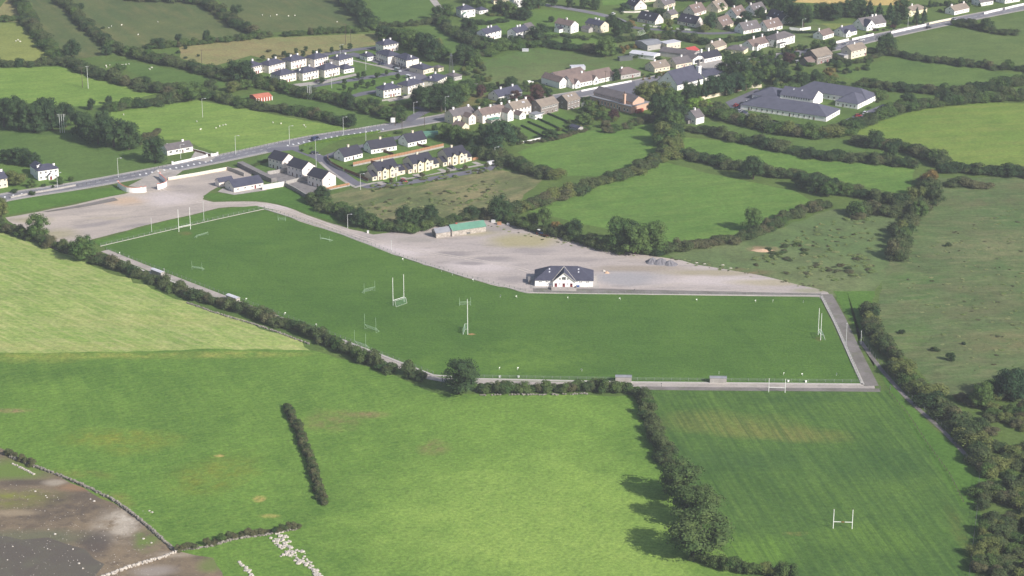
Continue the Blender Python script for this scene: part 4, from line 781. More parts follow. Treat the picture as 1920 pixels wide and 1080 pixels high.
shrubs('on the rough grazing at the right', 'grazing shrubs', [(1691,626,2.5,3.5,'darktree'),(1753,658,2.4,4.4,'hedge'),(1782,676,4.2,4,'darktree'),(1806,646,1.8,2,'darktree'),(1778,462,2.6,3.4,'hedge')], 'small dark')
shrubs('in the tan rough field', 'tan field shrubs', [(335,100,2.6,3.6,'darktree'),(348,92,2.4,3,'darktree'),(372,106,2,2.6,'darktree'),(348,110,2,3,'darktree'),(504,98,2.4,3.4,'bramble')], 'small dark')
shrubs('in the large grey green pasture', 'pasture shrubs', [(193,54,2.4,3.6,'darktree'),(151,12,3,4,'darktree')], 'lone dark')
shrubs('by the white farmhouse wall', 'farmhouse shrubs', [(28,362,3,4,'darktree'),(60,366,3,4,'darktree'),(82,350,2.4,2.6,'darktree'),(134,340,3.4,3.4,'midtree'),(100,352,2,2,'darktree')], 'round green')
shrubs('beside the white home', 'home shrubs', [(1596,224,2,3,'midtree'),(1616,214,2,3,'midtree'),(1630,204,2,3,'midtree'),(1645,192,2.4,3,'hedge'),(1580,232,2,3,'midtree')], 'small')
shrubs('on the lawn of the white gabled house', 'gabled house shrubs', [(1674,52,3,4,'copper'),(1600,100,2.5,3,'midtree'),(1630,106,2,3,'midtree')], 'small')
shrubs('on the traffic island', 'island shrubs', [(566,284,1.8,2.4,'darktree'),(584,280,1.6,2.2,'hedgegreen'),(726,256,2,4,'lime'),(748,250,2,5,'hedgegreen'),(764,254,2,5,'hedgegreen')], 'rounded')
YT = [(604,158),(646,160),(600,102),(590,106),(568,108),(540,112),(515,112),(493,114),(622,100),(640,97),(656,94),(672,150),(682,147),(668,168),(645,170),(708,148),(724,142),(746,150),(700,162),(690,166),(678,160),(656,176),(574,97),(555,103),(533,107)]
trees('on the far estate streets', 'street saplings', [], 'x') if False else None
for where, q in (('behind the far estate houses', [p for p in YT if p[1] < 115]), ('round the far estate green', [p for p in YT if p[1] > 140])):
    for i, (x, y) in enumerate(sorted(q)):
        tree(x, y, RV.uniform(3.2,4.6), RV.uniform(2.4,3.4), 'darktree', f'young street tree {where}, {ordinal(i)} from left', 'tree', name='young_tree', group='young street trees '+where, base=.2)
trees('on the verge before the yellow fronted row', 'verge saplings', [(734,346,3.4,2.6,'bramble'),(792,335,3.4,2.6,'bramble'),(840,328,2.6,2.2,'bramble'),(872,321,3.4,2.8,'bramble'),(913,318,3.4,2.2,'bramble')], 'thin young', base=.3, name='young_tree')
# ------------------------------------------------------------------ buildings
def win_mesh():
    mb = MB()
    mb.box(-.5,.5,-.05,.02,-.5,-.42,0); mb.box(-.5,.5,-.05,.02,.42,.5,0); mb.box(-.5,-.42,-.05,.02,-.42,.42,0); mb.box(.42,.5,-.05,.02,-.42,.42,0)
    mb.box(-.03,.03,-.045,.02,-.42,.42,0); mb.box(-.415,.415,-.02,.018,-.415,.415,1); mb.box(-.56,.56,-.1,.02,-.58,-.5,0); return mb.mesh('window_unit', ['trim','glass'])
WIN = win_mesh()
DOOR = MB().box(-.5,.5,-.06,.02,0,1,0).box(-.42,.42,-.08,.0,.06,.94,1).box(-.2,.2,-.09,.0,.62,.86,2).mesh('door_unit', ['trim','reddoor','glass'])
CHIM = MB().box(-.5,.5,-.5,.5,0,.86,0).box(-.6,.6,-.6,.6,.86,1.0,0).tube((-.2,0,1.0),(-.2,0,1.25),.13,.11,6,1).tube((.2,0,1.0),(.2,0,1.25),.13,.11,6,1).mesh('chimney_stack', ['white','browntile'])
SKYL = MB().box(-.5,.5,-.5,.5,0,.12,0).box(-.4,.4,-.4,.4,.1,.15,1).mesh('skylight_unit', ['greysheet','whitesheet'])
def window(par, x, y, z, wd, h, rz=0.0): return place('window', WIN, par, (x, y, z), rz, (wd, 1.2, h))
def door(par, x, y, wd=1.0, h=2.1, rz=0.0, mat='reddoor'): return place('door', DOOR, par, (x, y, 0), rz, (wd, 1.2, h), {1: mat})
def roof_gable(mb, x0, x1, y0, y1, z, rise, ov=.35, th=.18, ends=.25):
    """two slabs meeting on a ridge along x"""
    yc = (y0+y1)/2; k = rise/((y1-y0)/2); zo = z - ov*k
    prof = [(0,y0-ov,zo),(0,yc,z+rise),(0,y1+ov,zo),(0,y1+ov,zo+th),(0,yc,z+rise+th),(0,y0-ov,zo+th)]
    mb.extr(prof, (x0-ends,0,0), (x1+ends,0,0)); return mb
def roof_hip(mb, x0, x1, y0, y1, z, rise, ov=.4, th=.16):
    x0-=ov; x1+=ov; y0-=ov; y1+=ov; n = len(mb.v); run = min((y1-y0)/2, (x1-x0)/2-.05); yc = (y0+y1)/2
    xa, xb = (x0+run, x1-run)
    for zz_ in (z, z+th): mb.v += [(x0,y0,zz_),(x1,y0,zz_),(x1,y1,zz_),(x0,y1,zz_)]
    mb.v += [(xa,yc,z+th+rise),(xb,yc,z+th+rise)]
    for q in ((3,2,1,0),(0,1,5,4),(1,2,6,5),(2,3,7,6),(3,0,4,7),(4,5,9,8),(5,6,9),(6,7,8,9),(7,4,8)): mb.f.append(tuple(n+i for i in q)); mb.m.append(0)
    return mb
def gable_walls(mb, x0, x1, y0, y1, z, rise, mi=0):
    yc = (y0+y1)/2; mb.extr([(0,y0,-.3),(0,y1,-.3),(0,y1,z),(0,yc,z+rise-.02),(0,y0,z)], (x0,0,0), (x1,0,0), mi); return mb
def cluster_cols(n, L, edge=.13): return [L*(edge + (1-2*edge)*(i/(n-1) if n > 1 else .5)) for i in range(n)]
def house(label, A, B, depth, wh=5.0, roof='gable', rise=None, wall='white', rmat='slate', chim=(.5,), chim_mat=None, storeys=2, cols=4, wins=True, gable_win=1,
          dr=(.5,), name='house', cat='house', sky=(), ridge='along', drmat='reddoor', base=None, ww=1.15, hh=1.15, back=False, chh=1.5, slots=None):
    """rectangular house whose near wall runs from A to B (photo points of its foot); extra parts can be added to the returned empty"""
    a, b = P(*A), P(*B); d = b-a; L = d.length; rz = math.atan2(d.y, d.x)
    h = empty(name, a, rz, label, cat)
    if rise is None: rise = depth*.5*.62 if roof == 'gable' else min(depth, L)*.5*.5
    mb = MB()
    if ridge == 'perp':                       # gable end faces A-B
        rise = L*.5*.7 if rise is None else rise
        mb.extr([(0,0,-.3),(L,0,-.3),(L,0,wh),(L/2,0,wh+rise-.02),(0,0,wh)], (0,0,0), (0,depth,0)); mb.build('wall', wall, h)
        rb = MB(); k = rise/(L/2); ov = .35
        rb.extr([(-ov,0,wh-ov*k),(L/2,0,wh+rise),(L+ov,0,wh-ov*k),(L+ov,0,wh-ov*k+.18),(L/2,0,wh+rise+.18),(-ov,0,wh-ov*k+.18)], (0,-.25,0), (0,depth+.25,0)); ro = rb.build('roof', rmat, h)
    else:
        if roof == 'gable': gable_walls(mb, 0, L, 0, depth, wh, rise)
        else: mb.box(0, L, 0, depth, -.3, wh)
        mb.build('wall', wall, h); rb = MB()
        if roof == 'gable': roof_gable(rb, 0, L, 0, depth, wh, rise)
        elif roof == 'hip': roof_hip(rb, 0, L, 0, depth, wh, rise)
        else: rb.box(-.3, L+.3, -.3, depth+.3, wh, wh+.3)
        ro = rb.build('roof', rmat, h)
    for c in chim:
        cz = wh + rise - .35
        if ridge == 'perp': pos = (L/2, depth*c, cz)
        else: pos = (L*min(max(c,.04),.96), depth/2, cz)
        if roof == 'flat': pos = (L*c, depth/2, wh)
        if roof == 'hip' and ridge != 'perp':
            run = min(depth, L)/2; e = min(L*c, L-L*c)
            if e < run: pos = (pos[0], pos[1], wh + rise*max(.0, e/run) - .3)
        place('chimney', CHIM, ro, pos, 0, (1.05,.8,chh), {0: chim_mat} if chim_mat else None)
    for (t, v) in sky:                        # skylights on the near slope
        z = wh + rise*v + .14; y = depth*.5*v
        o = place('skylight', SKYL, ro, (L*t, y, z), 0, (.9,1.3,1)); o.rotation_euler = (math.atan2(rise, depth/2), 0, 0)
    if wins and ridge != 'perp':
        ds = [L*t for t in dr]
        for s in range(storeys):
            z = 1.45 + s*2.65
            if z > wh-.35: break
            for x in cluster_cols(cols, L):
                if s == 0 and any(abs(x-q) < 1.1 for q in ds): continue
                window(h, x, 0, z, ww, hh)
            if gable_win:
                for sx, r_ in ((0,-math.pi/2),(L,math.pi/2)): window(h, sx, depth*.5, z, .9, 1.0, r_)
        if roof == 'gable' and storeys == 1 and gable_win and rise > 2.4:
            for sx, r_ in ((0,-math.pi/2),(L,math.pi/2)): window(h, sx, depth*.5, wh+rise*.35, .9, 1.0, r_)
        for q in ds: door(h, q, 0, mat=drmat)
    elif wins:
        for s in range(storeys):
            for x in cluster_cols(cols, L, .25): window(h, x, 0, 1.5+s*2.6, ww, hh)
    return h, L, rz
def wing(h, x0, x1, y0, y1, wh, rise, wall, rmat, axis='y', wname='wall', rname='roof', win=()):
    """a smaller gabled block joined to house h, in the house's own metres; axis y puts its gable towards the viewer"""
    mb = MB(); rb = MB()
    if axis == 'x': gable_walls(mb, x0, x1, y0, y1, wh, rise); roof_gable(rb, x0, x1, y0, y1, wh, rise, .25, .16, .2)
    elif axis == 'flat': mb.box(x0, x1, y0, y1, -.3, wh); rb.box(x0-.2, x1+.2, y0-.2, y1+.2, wh, wh+.22)
    else:
        xc = (x0+x1)/2; k = rise/((x1-x0)/2); ov = .25
        mb.extr([(x0,0,-.3),(x1,0,-.3),(x1,0,wh),(xc,0,wh+rise-.02),(x0,0,wh)], (0,y0,0), (0,y1,0))
        rb.extr([(x0-ov,0,wh-ov*k),(xc,0,wh+rise),(x1+ov,0,wh-ov*k),(x1+ov,0,wh-ov*k+.16),(xc,0,wh+rise+.16),(x0-ov,0,wh-ov*k+.16)], (0,y0-.2,0), (0,y1+.1,0))
    mb.build(wname, wall, h); ro = rb.build(rname, rmat, h)
    for (x, y, z, wd, hh, rz) in win: window(h, x, y, z, wd, hh, rz)
    return ro
# --- hip roofed estate
EST = 'hip roofed estate block'
def semi(label, A, B, depth=9.0, wall='offwhite', chim=(.28,.72), wh=4.9, **k): return house(label, A, B, depth, wh, 'hip', 2.5, wall, 'slate', chim, cols=5, dr=(.42,.58), **k)
semi('hip roofed pair partly hidden by the big tree, leftmost of the estate', (472,140.5), (493.5,135.5), chim=(.5,))
semi('cream hip roofed pair, second of the back estate row', (504.4,138.3), (535,130.6))
semi('cream hip roofed pair, third of the back estate row', (546,130.2), (574.8,123.8))
semi('cream hip roofed pair behind the front row, fourth of the back row', (590,126), (616,120), chim=(.5,))
semi('hip roofed pair beside the estate street, end of the back row', (636,128), (662,121.6), chim=(.2,.8))
semi('cream hip roofed pair nearest the hedge, left of the estate front row', (525.6,157), (555.6,150.6), chim=())
semi('hip roofed pair with brown porches in the middle of the front row', (568,152.4), (597.5,146), chim=(.1,.7), drmat='browndoor')
semi('hip roofed pair at the right of the estate front row', (608.7,146.4), (637,140.2), chim=(.75,), drmat='browndoor')
house('small hip roofed bungalow ending the estate front row', (645,138.5), (664,135), 8, 2.7, 'hip', 2.4, 'white', 'slate', (.5,), storeys=1, cols=3, dr=())
semi('cream hip roofed pair at the very back of the estate', (719.4,99.4), (747,94.6))
house('small hip roofed bungalow left of the turned estate houses', (689,115), (704.6,112), 8, 2.7, 'hip', 2.4, 'white', 'slate', (.3,), storeys=1, cols=3, dr=())
semi('turned hip roofed house left, its sunny end to the right', (705,112.5), (727.5,120.8), 9.5, chim=(), drmat='browndoor')
semi('turned hip roofed house right with a white chimney', (740,120), (762,127.8), 9.5, chim=(.85,), drmat='browndoor')
house('hip roofed bungalow beside the parked vans', (794,140), (813,135), 12, 3.0, 'hip', 2.6, 'cream', 'slate', (.4,), storeys=1, cols=3, dr=())
semi('cream hip roofed pair by the hedge, left of the front estate trio', (719.4,184.6), (752,179), 8.5)
semi('cream hip roofed pair in the middle of the front estate trio', (765,177.2), (795.6,168.8), 9)
semi('hip roofed pair half hidden by trees, right of the front trio', (818.7,168), (838,157.6), 10, chim=(.15,.6))
house('small pale bungalow behind the front estate trio', (851,152.4), (866,149), 8, 2.7, 'hip', 1.6, 'greyrender', 'greytile', (.5,), storeys=1, cols=2, dr=())
house('little pale garage near the lattice mast', (822,135.4), (832,133), 5, 2.6, 'hip', 1.2, 'cream', 'greytile', (), storeys=1, cols=1, dr=(), name='garage', cat='garage')
# --- far white houses, top centre
h, L, _ = house('hip roofed white house with green porch, top centre', (864.5,33.5), (891,31), 9, 5.2, 'hip', 2.6, 'white', 'slate', (.35,), cols=3, dr=())
wing(h, .8, 5.0, -2.6, 0, 2.7, 1.2, 'white', 'greensheet', 'y', 'porch', 'porch_roof', [(2.9,-2.6,1.4,1.4,1.2,0)])
house('small hip roofed white garage beside the green porch house', (899,27), (915,24.6), 6.5, 2.6, 'hip', 1.8, 'white', 'slate', (), storeys=1, cols=3, dr=(), name='garage', cat='garage')
for lab, A, B in (('white gabled pair with two chimneys, leftmost far white house', (911,77.6), (940,70)), ('white gabled pair with two chimneys beside the big dark tree', (968,75.5), (992,69.5))):
    h, L, _ = house(lab, A, B, 8, 5.0, 'gable', None, 'white', 'slate', (.42,.62), cols=4, dr=(.5,)); wing(h, .5, 4.2, -2, 0, 2.5, 1, 'white', 'slate', 'y', 'porch', 'porch_roof')
house('white house half hidden behind the big dark tree', (990,66.6), (1003,63.6), 8, 4.8, 'gable', None, 'white', 'greytile', (), cols=2, dr=())
h, L, _ = house('bright white gabled house with a front extension', (1040,57), (1070,63), 8, 5.2, 'gable', 2.6, 'white', 'browntile', (.5,), cols=4, dr=())
wing(h, 3, 7.5, -4, 0, 2.6, 1.3, 'white', 'darkslate', 'y', 'extension', 'extension_roof')
h, L, _ = house('cream gabled house right of the bright white one', (1097,56), (1126,62.4), 8, 5.0, 'gable', None, 'cream', 'slate', (.4,.6), cols=4, dr=()); wing(h, 1, 8, -5, -.5, 2.4, 1.2, 'greyrender', 'greytile', 'x', 'garage_wall', 'garage_roof')
house('tall white house cut by the top edge', (963.6,14.5), (979,13), 8, 5.6, 'gable', None, 'white', 'greytile', (), cols=3, dr=())
house('yellow house cut by the top edge', (926,8), (955,6.4), 8, 2.8, 'gable', None, 'yellow', 'browntile', (), storeys=1, cols=3, dr=())
# --- dormer houses, top right of centre
def dormer(label, A, B, wall='white', rmat='browntile', chim=(.6,), depth=9.5, sky=((.35,.5),(.6,.5)), wh=2.7, **k): return house(label, A, B, depth, wh, 'gable', depth*.5*.95, wall, rmat, chim, storeys=1, cols=4, dr=(.5,), sky=sky, chim_mat=wall, **k)
dormer('steep roofed house with a bright gable, leftmost of the dormer houses', (1174,12.5), (1190,19.4), 'pinkish', 'darkslate', ())
dormer('cream steep roofed house at the top edge', (1246,17), (1266,10.6), 'cream', 'greytile', ())
dormer('pinkish steep roofed house with chimney behind the front pair', (1302,31.4), (1324,25), 'pinkish', 'browntile')
dormer('tan steep roofed house behind a round tree', (1346,24), (1364,17.6), 'cream', 'tantile', (.35,))
dormer('long dark roofed house on the close, left of the front pair', (1195,40.5), (1228,47), 'pinkish', 'darkslate', (), 9)
dormer('long dark roofed house on the close, right of the front pair', (1270,45.5), (1304,52), 'pinkish', 'darkslate', (), 9)
dormer('steep brown roofed house right of the dark conifer', (1355,56), (1375,49.6), 'cream', 'browntile', (), 10)
dormer('white steep roofed house left of the round conifer', (1381,36.6), (1400,30), 'white', 'browntile', (.3,))
house('little yellow cottage with two white chimneys', (1258,37), (1271,33.4), 7, 3.2, 'gable', 2.6, 'yellow', 'greytile', (.1,.9), storeys=1, cols=2, dr=(), chh=2.2)
dormer('white steep roofed house beside the grey yard', (1415,30), (1437,24), 'white', 'greytile', (.1,))
dormer('dark steep roofed house with gable to the right', (1437,36), (1465,45.4), 'white', 'darkslate', (.7,), 9)
dormer('white steep roofed house, left of the twin chimneys pair', (1394,64.4), (1426,58.6), 'white', 'greytile', (.4,), 9)
dormer('white steep roofed house, right of the twin chimneys pair', (1439,60.4), (1467,54), 'white', 'browntile', (.5,), 9)
h, L, _ = house('large white hip roofed house with bays', (1456,89.6), (1490,80), 10, 5.0, 'hip', 2.8, 'white', 'greytile', (.35,), cols=5, dr=()); wing(h, .5, 7, -2.4, 0, 2.7, 0, 'white', 'greytile', 'flat', 'bay', 'bay_roof', [(2.5,-2.4,1.4,1.6,1.3,0),(5,-2.4,1.4,1.6,1.3,0)])
h, L, _ = house('white cottage with tall chimney and front gable', (1411,95), (1443,86.6), 9, 3.0, 'gable', 3.0, 'white', 'browntile', (.35,.85), storeys=1, cols=4, dr=(), chh=2.2); wing(h, 1.5, 5.5, -2.5, .5, 2.8, 1.6, 'white', 'browntile', 'y', 'front_gable', 'front_roof', [(3.5,-2.5,1.4,1.4,1.3,0)])
house('low bungalow with yellow end behind the great dark tree', (1360,100), (1393,103.4), 10, 2.8, 'hip', 2.2, 'yellow', 'greytile', (.7,), storeys=1, cols=3, dr=())
house('tan roofed bungalow left of the yellow ended one', (1341,97), (1362,91), 8, 2.8, 'gable', None, 'cream', 'tantile', (.1,.8), storeys=1, cols=2, dr=())
h, L, _ = house('grey stone pair of houses with dark upper floor', (1531,121.4), (1560,114.6), 11, 5.0, 'gable', 3.4, 'stone', 'tantile', (), cols=6, dr=(.3,.7)); wing(h, -7, -.2, 1, 8, 2.6, 2.2, 'stone', 'browntile', 'x', 'side_wall', 'side_roof')
h, L, _ = house('white two storey house beside the far road', (1595.6,111), (1624,104), 8.5, 5.2, 'gable', 2.8, 'cream', 'tantile', (.5,), cols=4, dr=(.95,)); wing(h, -4.5, -.1, 2, 8, 2.6, 0, 'greyrender', 'greysheet', 'flat', 'shed_wall', 'shed_roof')
h, L, _ = house('blue slate bungalow with white front gable', (1582,70), (1606.6,64.4), 9, 2.8, 'gable', 3.0, 'white', 'slate', (.2,), storeys=1, cols=4, dr=()); wing(h, .4, 5.2, -1.8, 1, 2.8, 2.2, 'white', 'slate', 'y', 'front_gable', 'front_roof', [(2.8,-1.8,1.4,1.6,1.3,0)])
h, L, _ = house('large white house with tall front gable by the far road', (1618,57), (1661,49.5), 10, 3.0, 'gable', 4.2, 'white', 'greytile', (.6,.75), storeys=1, cols=5, dr=(), chim_mat='white'); wing(h, .5, 8.5, -3, 3, 3.0, 4.0, 'white', 'slate', 'y', 'front_gable', 'front_roof', [(3,-3,1.4,1.4,1.4,0),(6,-3,1.4,1.4,1.4,0),(4.5,-3,4.0,1.4,1.4,0)])
h, L, _ = house('yellow bungalow among the tall conifers', (1697,31), (1738,23.4), 9, 2.8, 'hip', 2.8, 'yellow', 'tantile', (.5,), storeys=1, cols=4, dr=()); wing(h, .5, 5.5, -2, 1, 2.8, 2.0, 'yellow', 'tantile', 'y', 'front_gable', 'front_roof')
house('white bungalow with two chimneys by the far road', (1789,28.4), (1817,22), 8, 2.9, 'gable', 2.8, 'white', 'tantile', (.1,.9), storeys=1, cols=4, dr=())
house('white house at the top edge, left of the last two', (1838,12), (1862,8), 9, 2.8, 'gable', 3.2, 'white', 'greytile', (), storeys=1, cols=3, dr=())
house('white house in the top right corner', (1884,7), (1912,2.5), 9, 2.8, 'gable', 3.2, 'white', 'greytile', (), storeys=1, cols=3, dr=())
house('small white cottage with chimney behind the garden trees', (1543,75), (1563,69), 8, 2.8, 'gable', 2.6, 'white', 'browntile', (.05,), storeys=1, cols=3, dr=(), chh=2.2)
house('cream terraced pair at the top edge left of the cottage', (1205,5), (1232,2), 8, 2.8, 'gable', 3.4, 'cream', 'greytile', (), storeys=1, cols=3, dr=())
# --- shop, sheds, village centre
house('grey low pitched workshop behind the sheds', (1214,95.5), (1244,91), 14, 3.6, 'gable', 1.2, 'greyrender', 'greysheet', (), storeys=1, cols=2, dr=(), name='workshop', cat='workshop')
house('long white roofed shed with pink edge', (1180,107), (1226,113), 9, 2.6, 'gable', .9, 'white', 'whitesheet', (), wins=False, name='shed', cat='shed')
house('long grey sheet roofed shed in the village centre', (1236,105), (1298,113), 12, 3.2, 'gable', 1.5, 'greyrender', 'greytile', (), wins=False, name='shed', cat='shed')
house('small house with a bright red roof', (1294,105), (1311,101.6), 9, 2.8, 'gable', 1.6, 'white', 'brightred', (), storeys=1, cols=2, dr=())
house('tan workshop frame with white top beside the grey workshop', (1250,94), (1276,89.6), 7, 4, 'flat', .3, 'cream', 'whitesheet', (), storeys=1, cols=4, dr=(), name='workshop', cat='workshop')
h, L, _ = house('white gabled shop with dark open front', (1299,121), (1320,116.4), 10, 3.4, 'gable', 1.6, 'white', 'greytile', (), wins=False, ridge='perp', name='shop', cat='shop')
place('shop_window', WIN, h, (L/2,0,1.4), 0, (L*.84,1.5,2.4))
house('dark roofed bungalow with two white chimneys beside the shop', (1321,118), (1353,111.4), 9, 2.8, 'gable', 3.0, 'white', 'darkslate', (.08,.5), storeys=1, cols=4, dr=(), chh=2.4)
house('cream bungalow with brown roof left of the shop', (1267.5,129), (1297.4,124), 9.5, 2.9, 'gable', 3.0, 'cream', 'greytile', (.6,), storeys=1, cols=4, dr=(.5,))
house('cream bungalow with tan roof beside the school', (1227.5,136.4), (1256,131.6), 10, 2.9, 'gable', 3.0, 'cream', 'tantile', (.3,), storeys=1, cols=4, dr=(), sky=((.55,.6),))
h, L, _ = house('long white school with brown roof and little gables', (1073.7,166.4), (1152,150), 11, 3.0, 'gable', 4.0, 'white', 'browntile', (.35,), storeys=1, cols=11, dr=(), name='school', cat='school')
for t in (.04, .47, .9): wing(h, L*t, L*t+4.2, -1.0, 2.5, 2.9, 2.3, 'white', 'browntile', 'y', 'front_gable', 'front_roof', [(L*t+2.1,-1.0,1.6,1.3,1.6,0)])
wing(h, -6.2, -.1, 5, 22, 4.0, 2.6, 'white', 'browntile', 'y', 'rear_wall', 'rear_roof', [(-4.4,5,1.4,.9,1,0),(-2,5,1.4,.9,1,0)])
wing(h, -.1, 22, 13, 24, 4.0, 2.6, 'white', 'browntile', 'x', 'rear_wall', 'rear_roof')
house('low brown roofed wing joined to the school end', (1164,149.6), (1201,143.4), 11, 2.9, 'hip', 2.8, 'greyrender', 'browntile', (.3,), storeys=1, cols=5, dr=(.6,), name='school_wing', cat='school wing')
h, L, _ = house('church with a huge slate roof behind dark trees', (1270,170), (1318,157.4), 16, 3.6, 'gable', 7.0, 'white', 'slate', (), storeys=1, cols=6, dr=(), name='church', cat='church')
mb = MB().box(L-.8,L+1.6,3,5.4,0,10,0).box(L-1.0,L+1.8,2.8,5.6,10,10.5,0).box(L-.2,L+1.0,3.6,4.8,10.5,14,1).box(L-.5,L+1.3,3.3,5.1,14,14.4,1); mb.build('bell_tower', ['white','block'], h)
house('low white edged hall to the right of the church', (1322,153.6), (1357,144.6), 9, 2.8, 'gable', 2.6, 'white', 'slate', (.95,), storeys=1, cols=5, dr=(), name='hall', cat='hall')
house('dark roofed bungalow with white chimney behind the church trees', (1378,158), (1396,152), 9, 2.7, 'hip', 2.4, 'greyrender', 'darkslate', (.2,), storeys=1, cols=3, dr=())
# salmon hall: low aisles round a higher gabled nave
a, b = P(1106,193.5), P(1182.5,213.4); d = b-a; L = d.length
h = empty('community_hall', a, math.atan2(d.y, d.x), 'large salmon hall with clerestory windows and tall chimney', 'hall')
MB().box(0, L, 0, 15, -.3, 4.2).build('wall', 'salmon', h)
MB().box(-.5, L+.5, -.5, 2.6, 4.2, 4.55).box(-.5, L+.5, 12.4, 15.5, 4.2, 4.55).box(L-.8, L+.5, 2.6, 12.4, 4.2, 4.55).build('aisle_roof', 'greysheet', h)
gable_walls(MB(), .5, L-1, 2.6, 12.4, 6.4, 2.6).build('clerestory', 'salmon', h)
rb = MB(); roof_gable(rb, .5, L-1, 2.6, 12.4, 6.4, 2.6, .4, .2, .3); ro = rb.build('roof', 'greytile', h)
place('chimney', CHIM, h, (L-6.5,1.4,4.2), 0, (1.3,1.3,6.2), {0:'salmon'})
for k in range(17): window(h, 2+k*(L-12)/17, 2.6, 5.5, .9, .8)
for k in range(9): window(h, 2.5+k*2.5, 0, 2.3, 1.0, 2.2)
door(h, L-9, 0, 1.4, 2.6, mat='browndoor'); window(h, L-5, 0, 1.8, 1.4, 1.6); window(h, L-2.5, 0, 1.8, 1.4, 1.6)
oil = MB().tube((L+1.8,3,1.2),(L+1.8,8,1.2),1.2,1.2,12).tube((L+1.8,2.75,1.2),(L+1.8,3,1.2),.7,1.2,12).tube((L+1.8,8,1.2),(L+1.8,8.25,1.2),1.2,.7,12).box(L+1,L+2.6,3.6,4,-.1,.3).box(L+1,L+2.6,7,7.4,-.1,.3)
o = oil.build('oil_tank', 'redpaint'); o.location = a; o.rotation_euler = (0,0,math.atan2(d.y, d.x)); tag(o, 'rust red cylindrical tank at the end of the salmon hall', 'tank')
# row houses with back gardens
h, L, _ = house('left row house with brown roof and rear wing', (850,234), (890,226), 8.5, 5.0, 'gable', 2.8, 'cream', 'greytile', (.2,.9), cols=4, dr=())
wing(h, 6.5, 11.5, -6, .2, 4.4, 1.8, 'pinkish', 'browntile', 'y', 'rear_wall', 'rear_roof', [(9,-6,3.8,.9,1.1,0),(9,-6,1.4,.9,1.1,0)])
h, L, _ = house('row house terrace with grey roof and white rear wing', (905,232), (950,222.6), 8.5, 5.0, 'gable', 2.8, 'pinkish', 'browntile', (.02,.5,.98), cols=5, dr=())
wing(h, L-3.6, L+.6, -5.5, .2, 5.0, 2.0, 'white', 'browntile', 'y', 'rear_wall', 'rear_roof', [(L-1.5,-5.5,1.4,.8,1,0)])
wing(h, 3, 10, -4, -.1, 2.4, 0, 'greyrender', 'greensheet', 'flat', 'lean_to_wall', 'lean_to_roof')
house('small brown roofed cottage with yellow gable in front of the row', (848,243), (866,247.6), 6, 2.6, 'gable', 2.2, 'yellow', 'browntile', (.2,), storeys=1, cols=2, dr=())
h, L, _ = house('cream row house with skylights', (962.5,220.4), (996,213), 9, 5.0, 'gable', 3.0, 'pinkish', 'tantile', (.02,.45,.98), cols=5, dr=(), sky=((.68,.6),(.76,.6)))
wing(h, -.5, 4.2, -6.2, -.4, 2.6, 1.8, 'white', 'browntile', 'y', 'rear_wall', 'rear_roof', [(1.8,-6.2,1.5,1.0,1.0,0)])
house('flat roofed white garage in front of the stone pair', (1003,224.6), (1017,221.6), 5.5, 2.7, 'flat', .2, 'white', 'greysheet', (), storeys=1, cols=2, dr=(), name='garage', cat='garage')
house('grey stone pair of houses with white windows', (1014,216.4), (1047,208.4), 9, 5.2, 'gable', 2.9, 'stone', 'tantile', (.5,), cols=6, dr=(.35,.65), drmat='browndoor', chim_mat='stone', ww=1.5)
house('dark stone house with two skylights beside the salmon hall', (1064,206.6), (1087.5,200.4), 9, 5.2, 'gable', 2.9, 'stone', 'tantile', (), cols=4, dr=(.5,), sky=((.35,.65),(.6,.65)), drmat='browndoor')
house('little white outhouse between stone house and salmon hall', (1100,203), (1108,200.6), 4, 2.4, 'gable', 1.4, 'white', 'greytile', (), wins=False, name='outhouse', cat='outhouse')
house('dark roofed white bungalow among copper trees', (935,190.4), (979,179.6), 9, 2.9, 'gable', 3.0, 'white', 'slate', (.3,.8), storeys=1, cols=5, dr=())
h, L, _ = house('small white garden shed with dark roof in the long gardens', (1068,243.6), (1084,248), 4, 2.3, 'gable', .8, 'greyrender', 'slate', (), storeys=1, cols=2, dr=(), name='shed', cat='shed', gable_win=0)
h, L, _ = house('small white gabled cottage alone right of the tall trees', (1283,228.4), (1304.6,234), 7, 4.0, 'gable', 3.4, 'white', 'greytile', (.5,), storeys=1, cols=2, dr=(), ridge='perp')
wing(h, 1, 5, -2.4, -.2, 2.2, 0, 'block', 'darkslate', 'flat', 'shed_wall', 'shed_roof')
# white L shaped home
h, L, _ = house('long front wing of the white home', (1388.4,205), (1549,228.4), 20, 2.9, 'hip', 4.2, 'white', 'homeslate', (), storeys=1, cols=13, dr=(.1,.58,.86), drmat='browndoor', name='care_home_wing', cat='care home', ww=1.0, hh=1.6)
for k in range(6): window(h, L, 2.5+k*3.1, 1.5, 1.0, 1.6, math.pi/2)
h, L, _ = house('two storey middle wing of the white home', (1462,192), (1524,201), 14, 4.8, 'gable', 3.6, 'white', 'homeslate', (), storeys=2, cols=11, dr=(), name='care_home_wing', cat='care home', ww=.9, sky=((.3,.75),(.55,.75)))
h, L, _ = house('long back wing of the white home', (1494,177), (1624,197.4), 15, 3.2, 'hip', 4.4, 'white', 'homeslate', (), storeys=1, cols=10, dr=(), name='care_home_wing', cat='care home', ww=1.0, hh=1.6)
h, L, _ = house('short right hand wing of the white home', (1566,198.6), (1608,205), 21, 3.0, 'hip', 3.8, 'white', 'homeslate', (), storeys=1, cols=5, dr=(.35,), drmat='browndoor', name='care_home_wing', cat='care home', gable_win=0)
for k in range(6): window(h, L, 2.2+k*3.2, 1.5, 1.0, 1.6, math.pi/2)
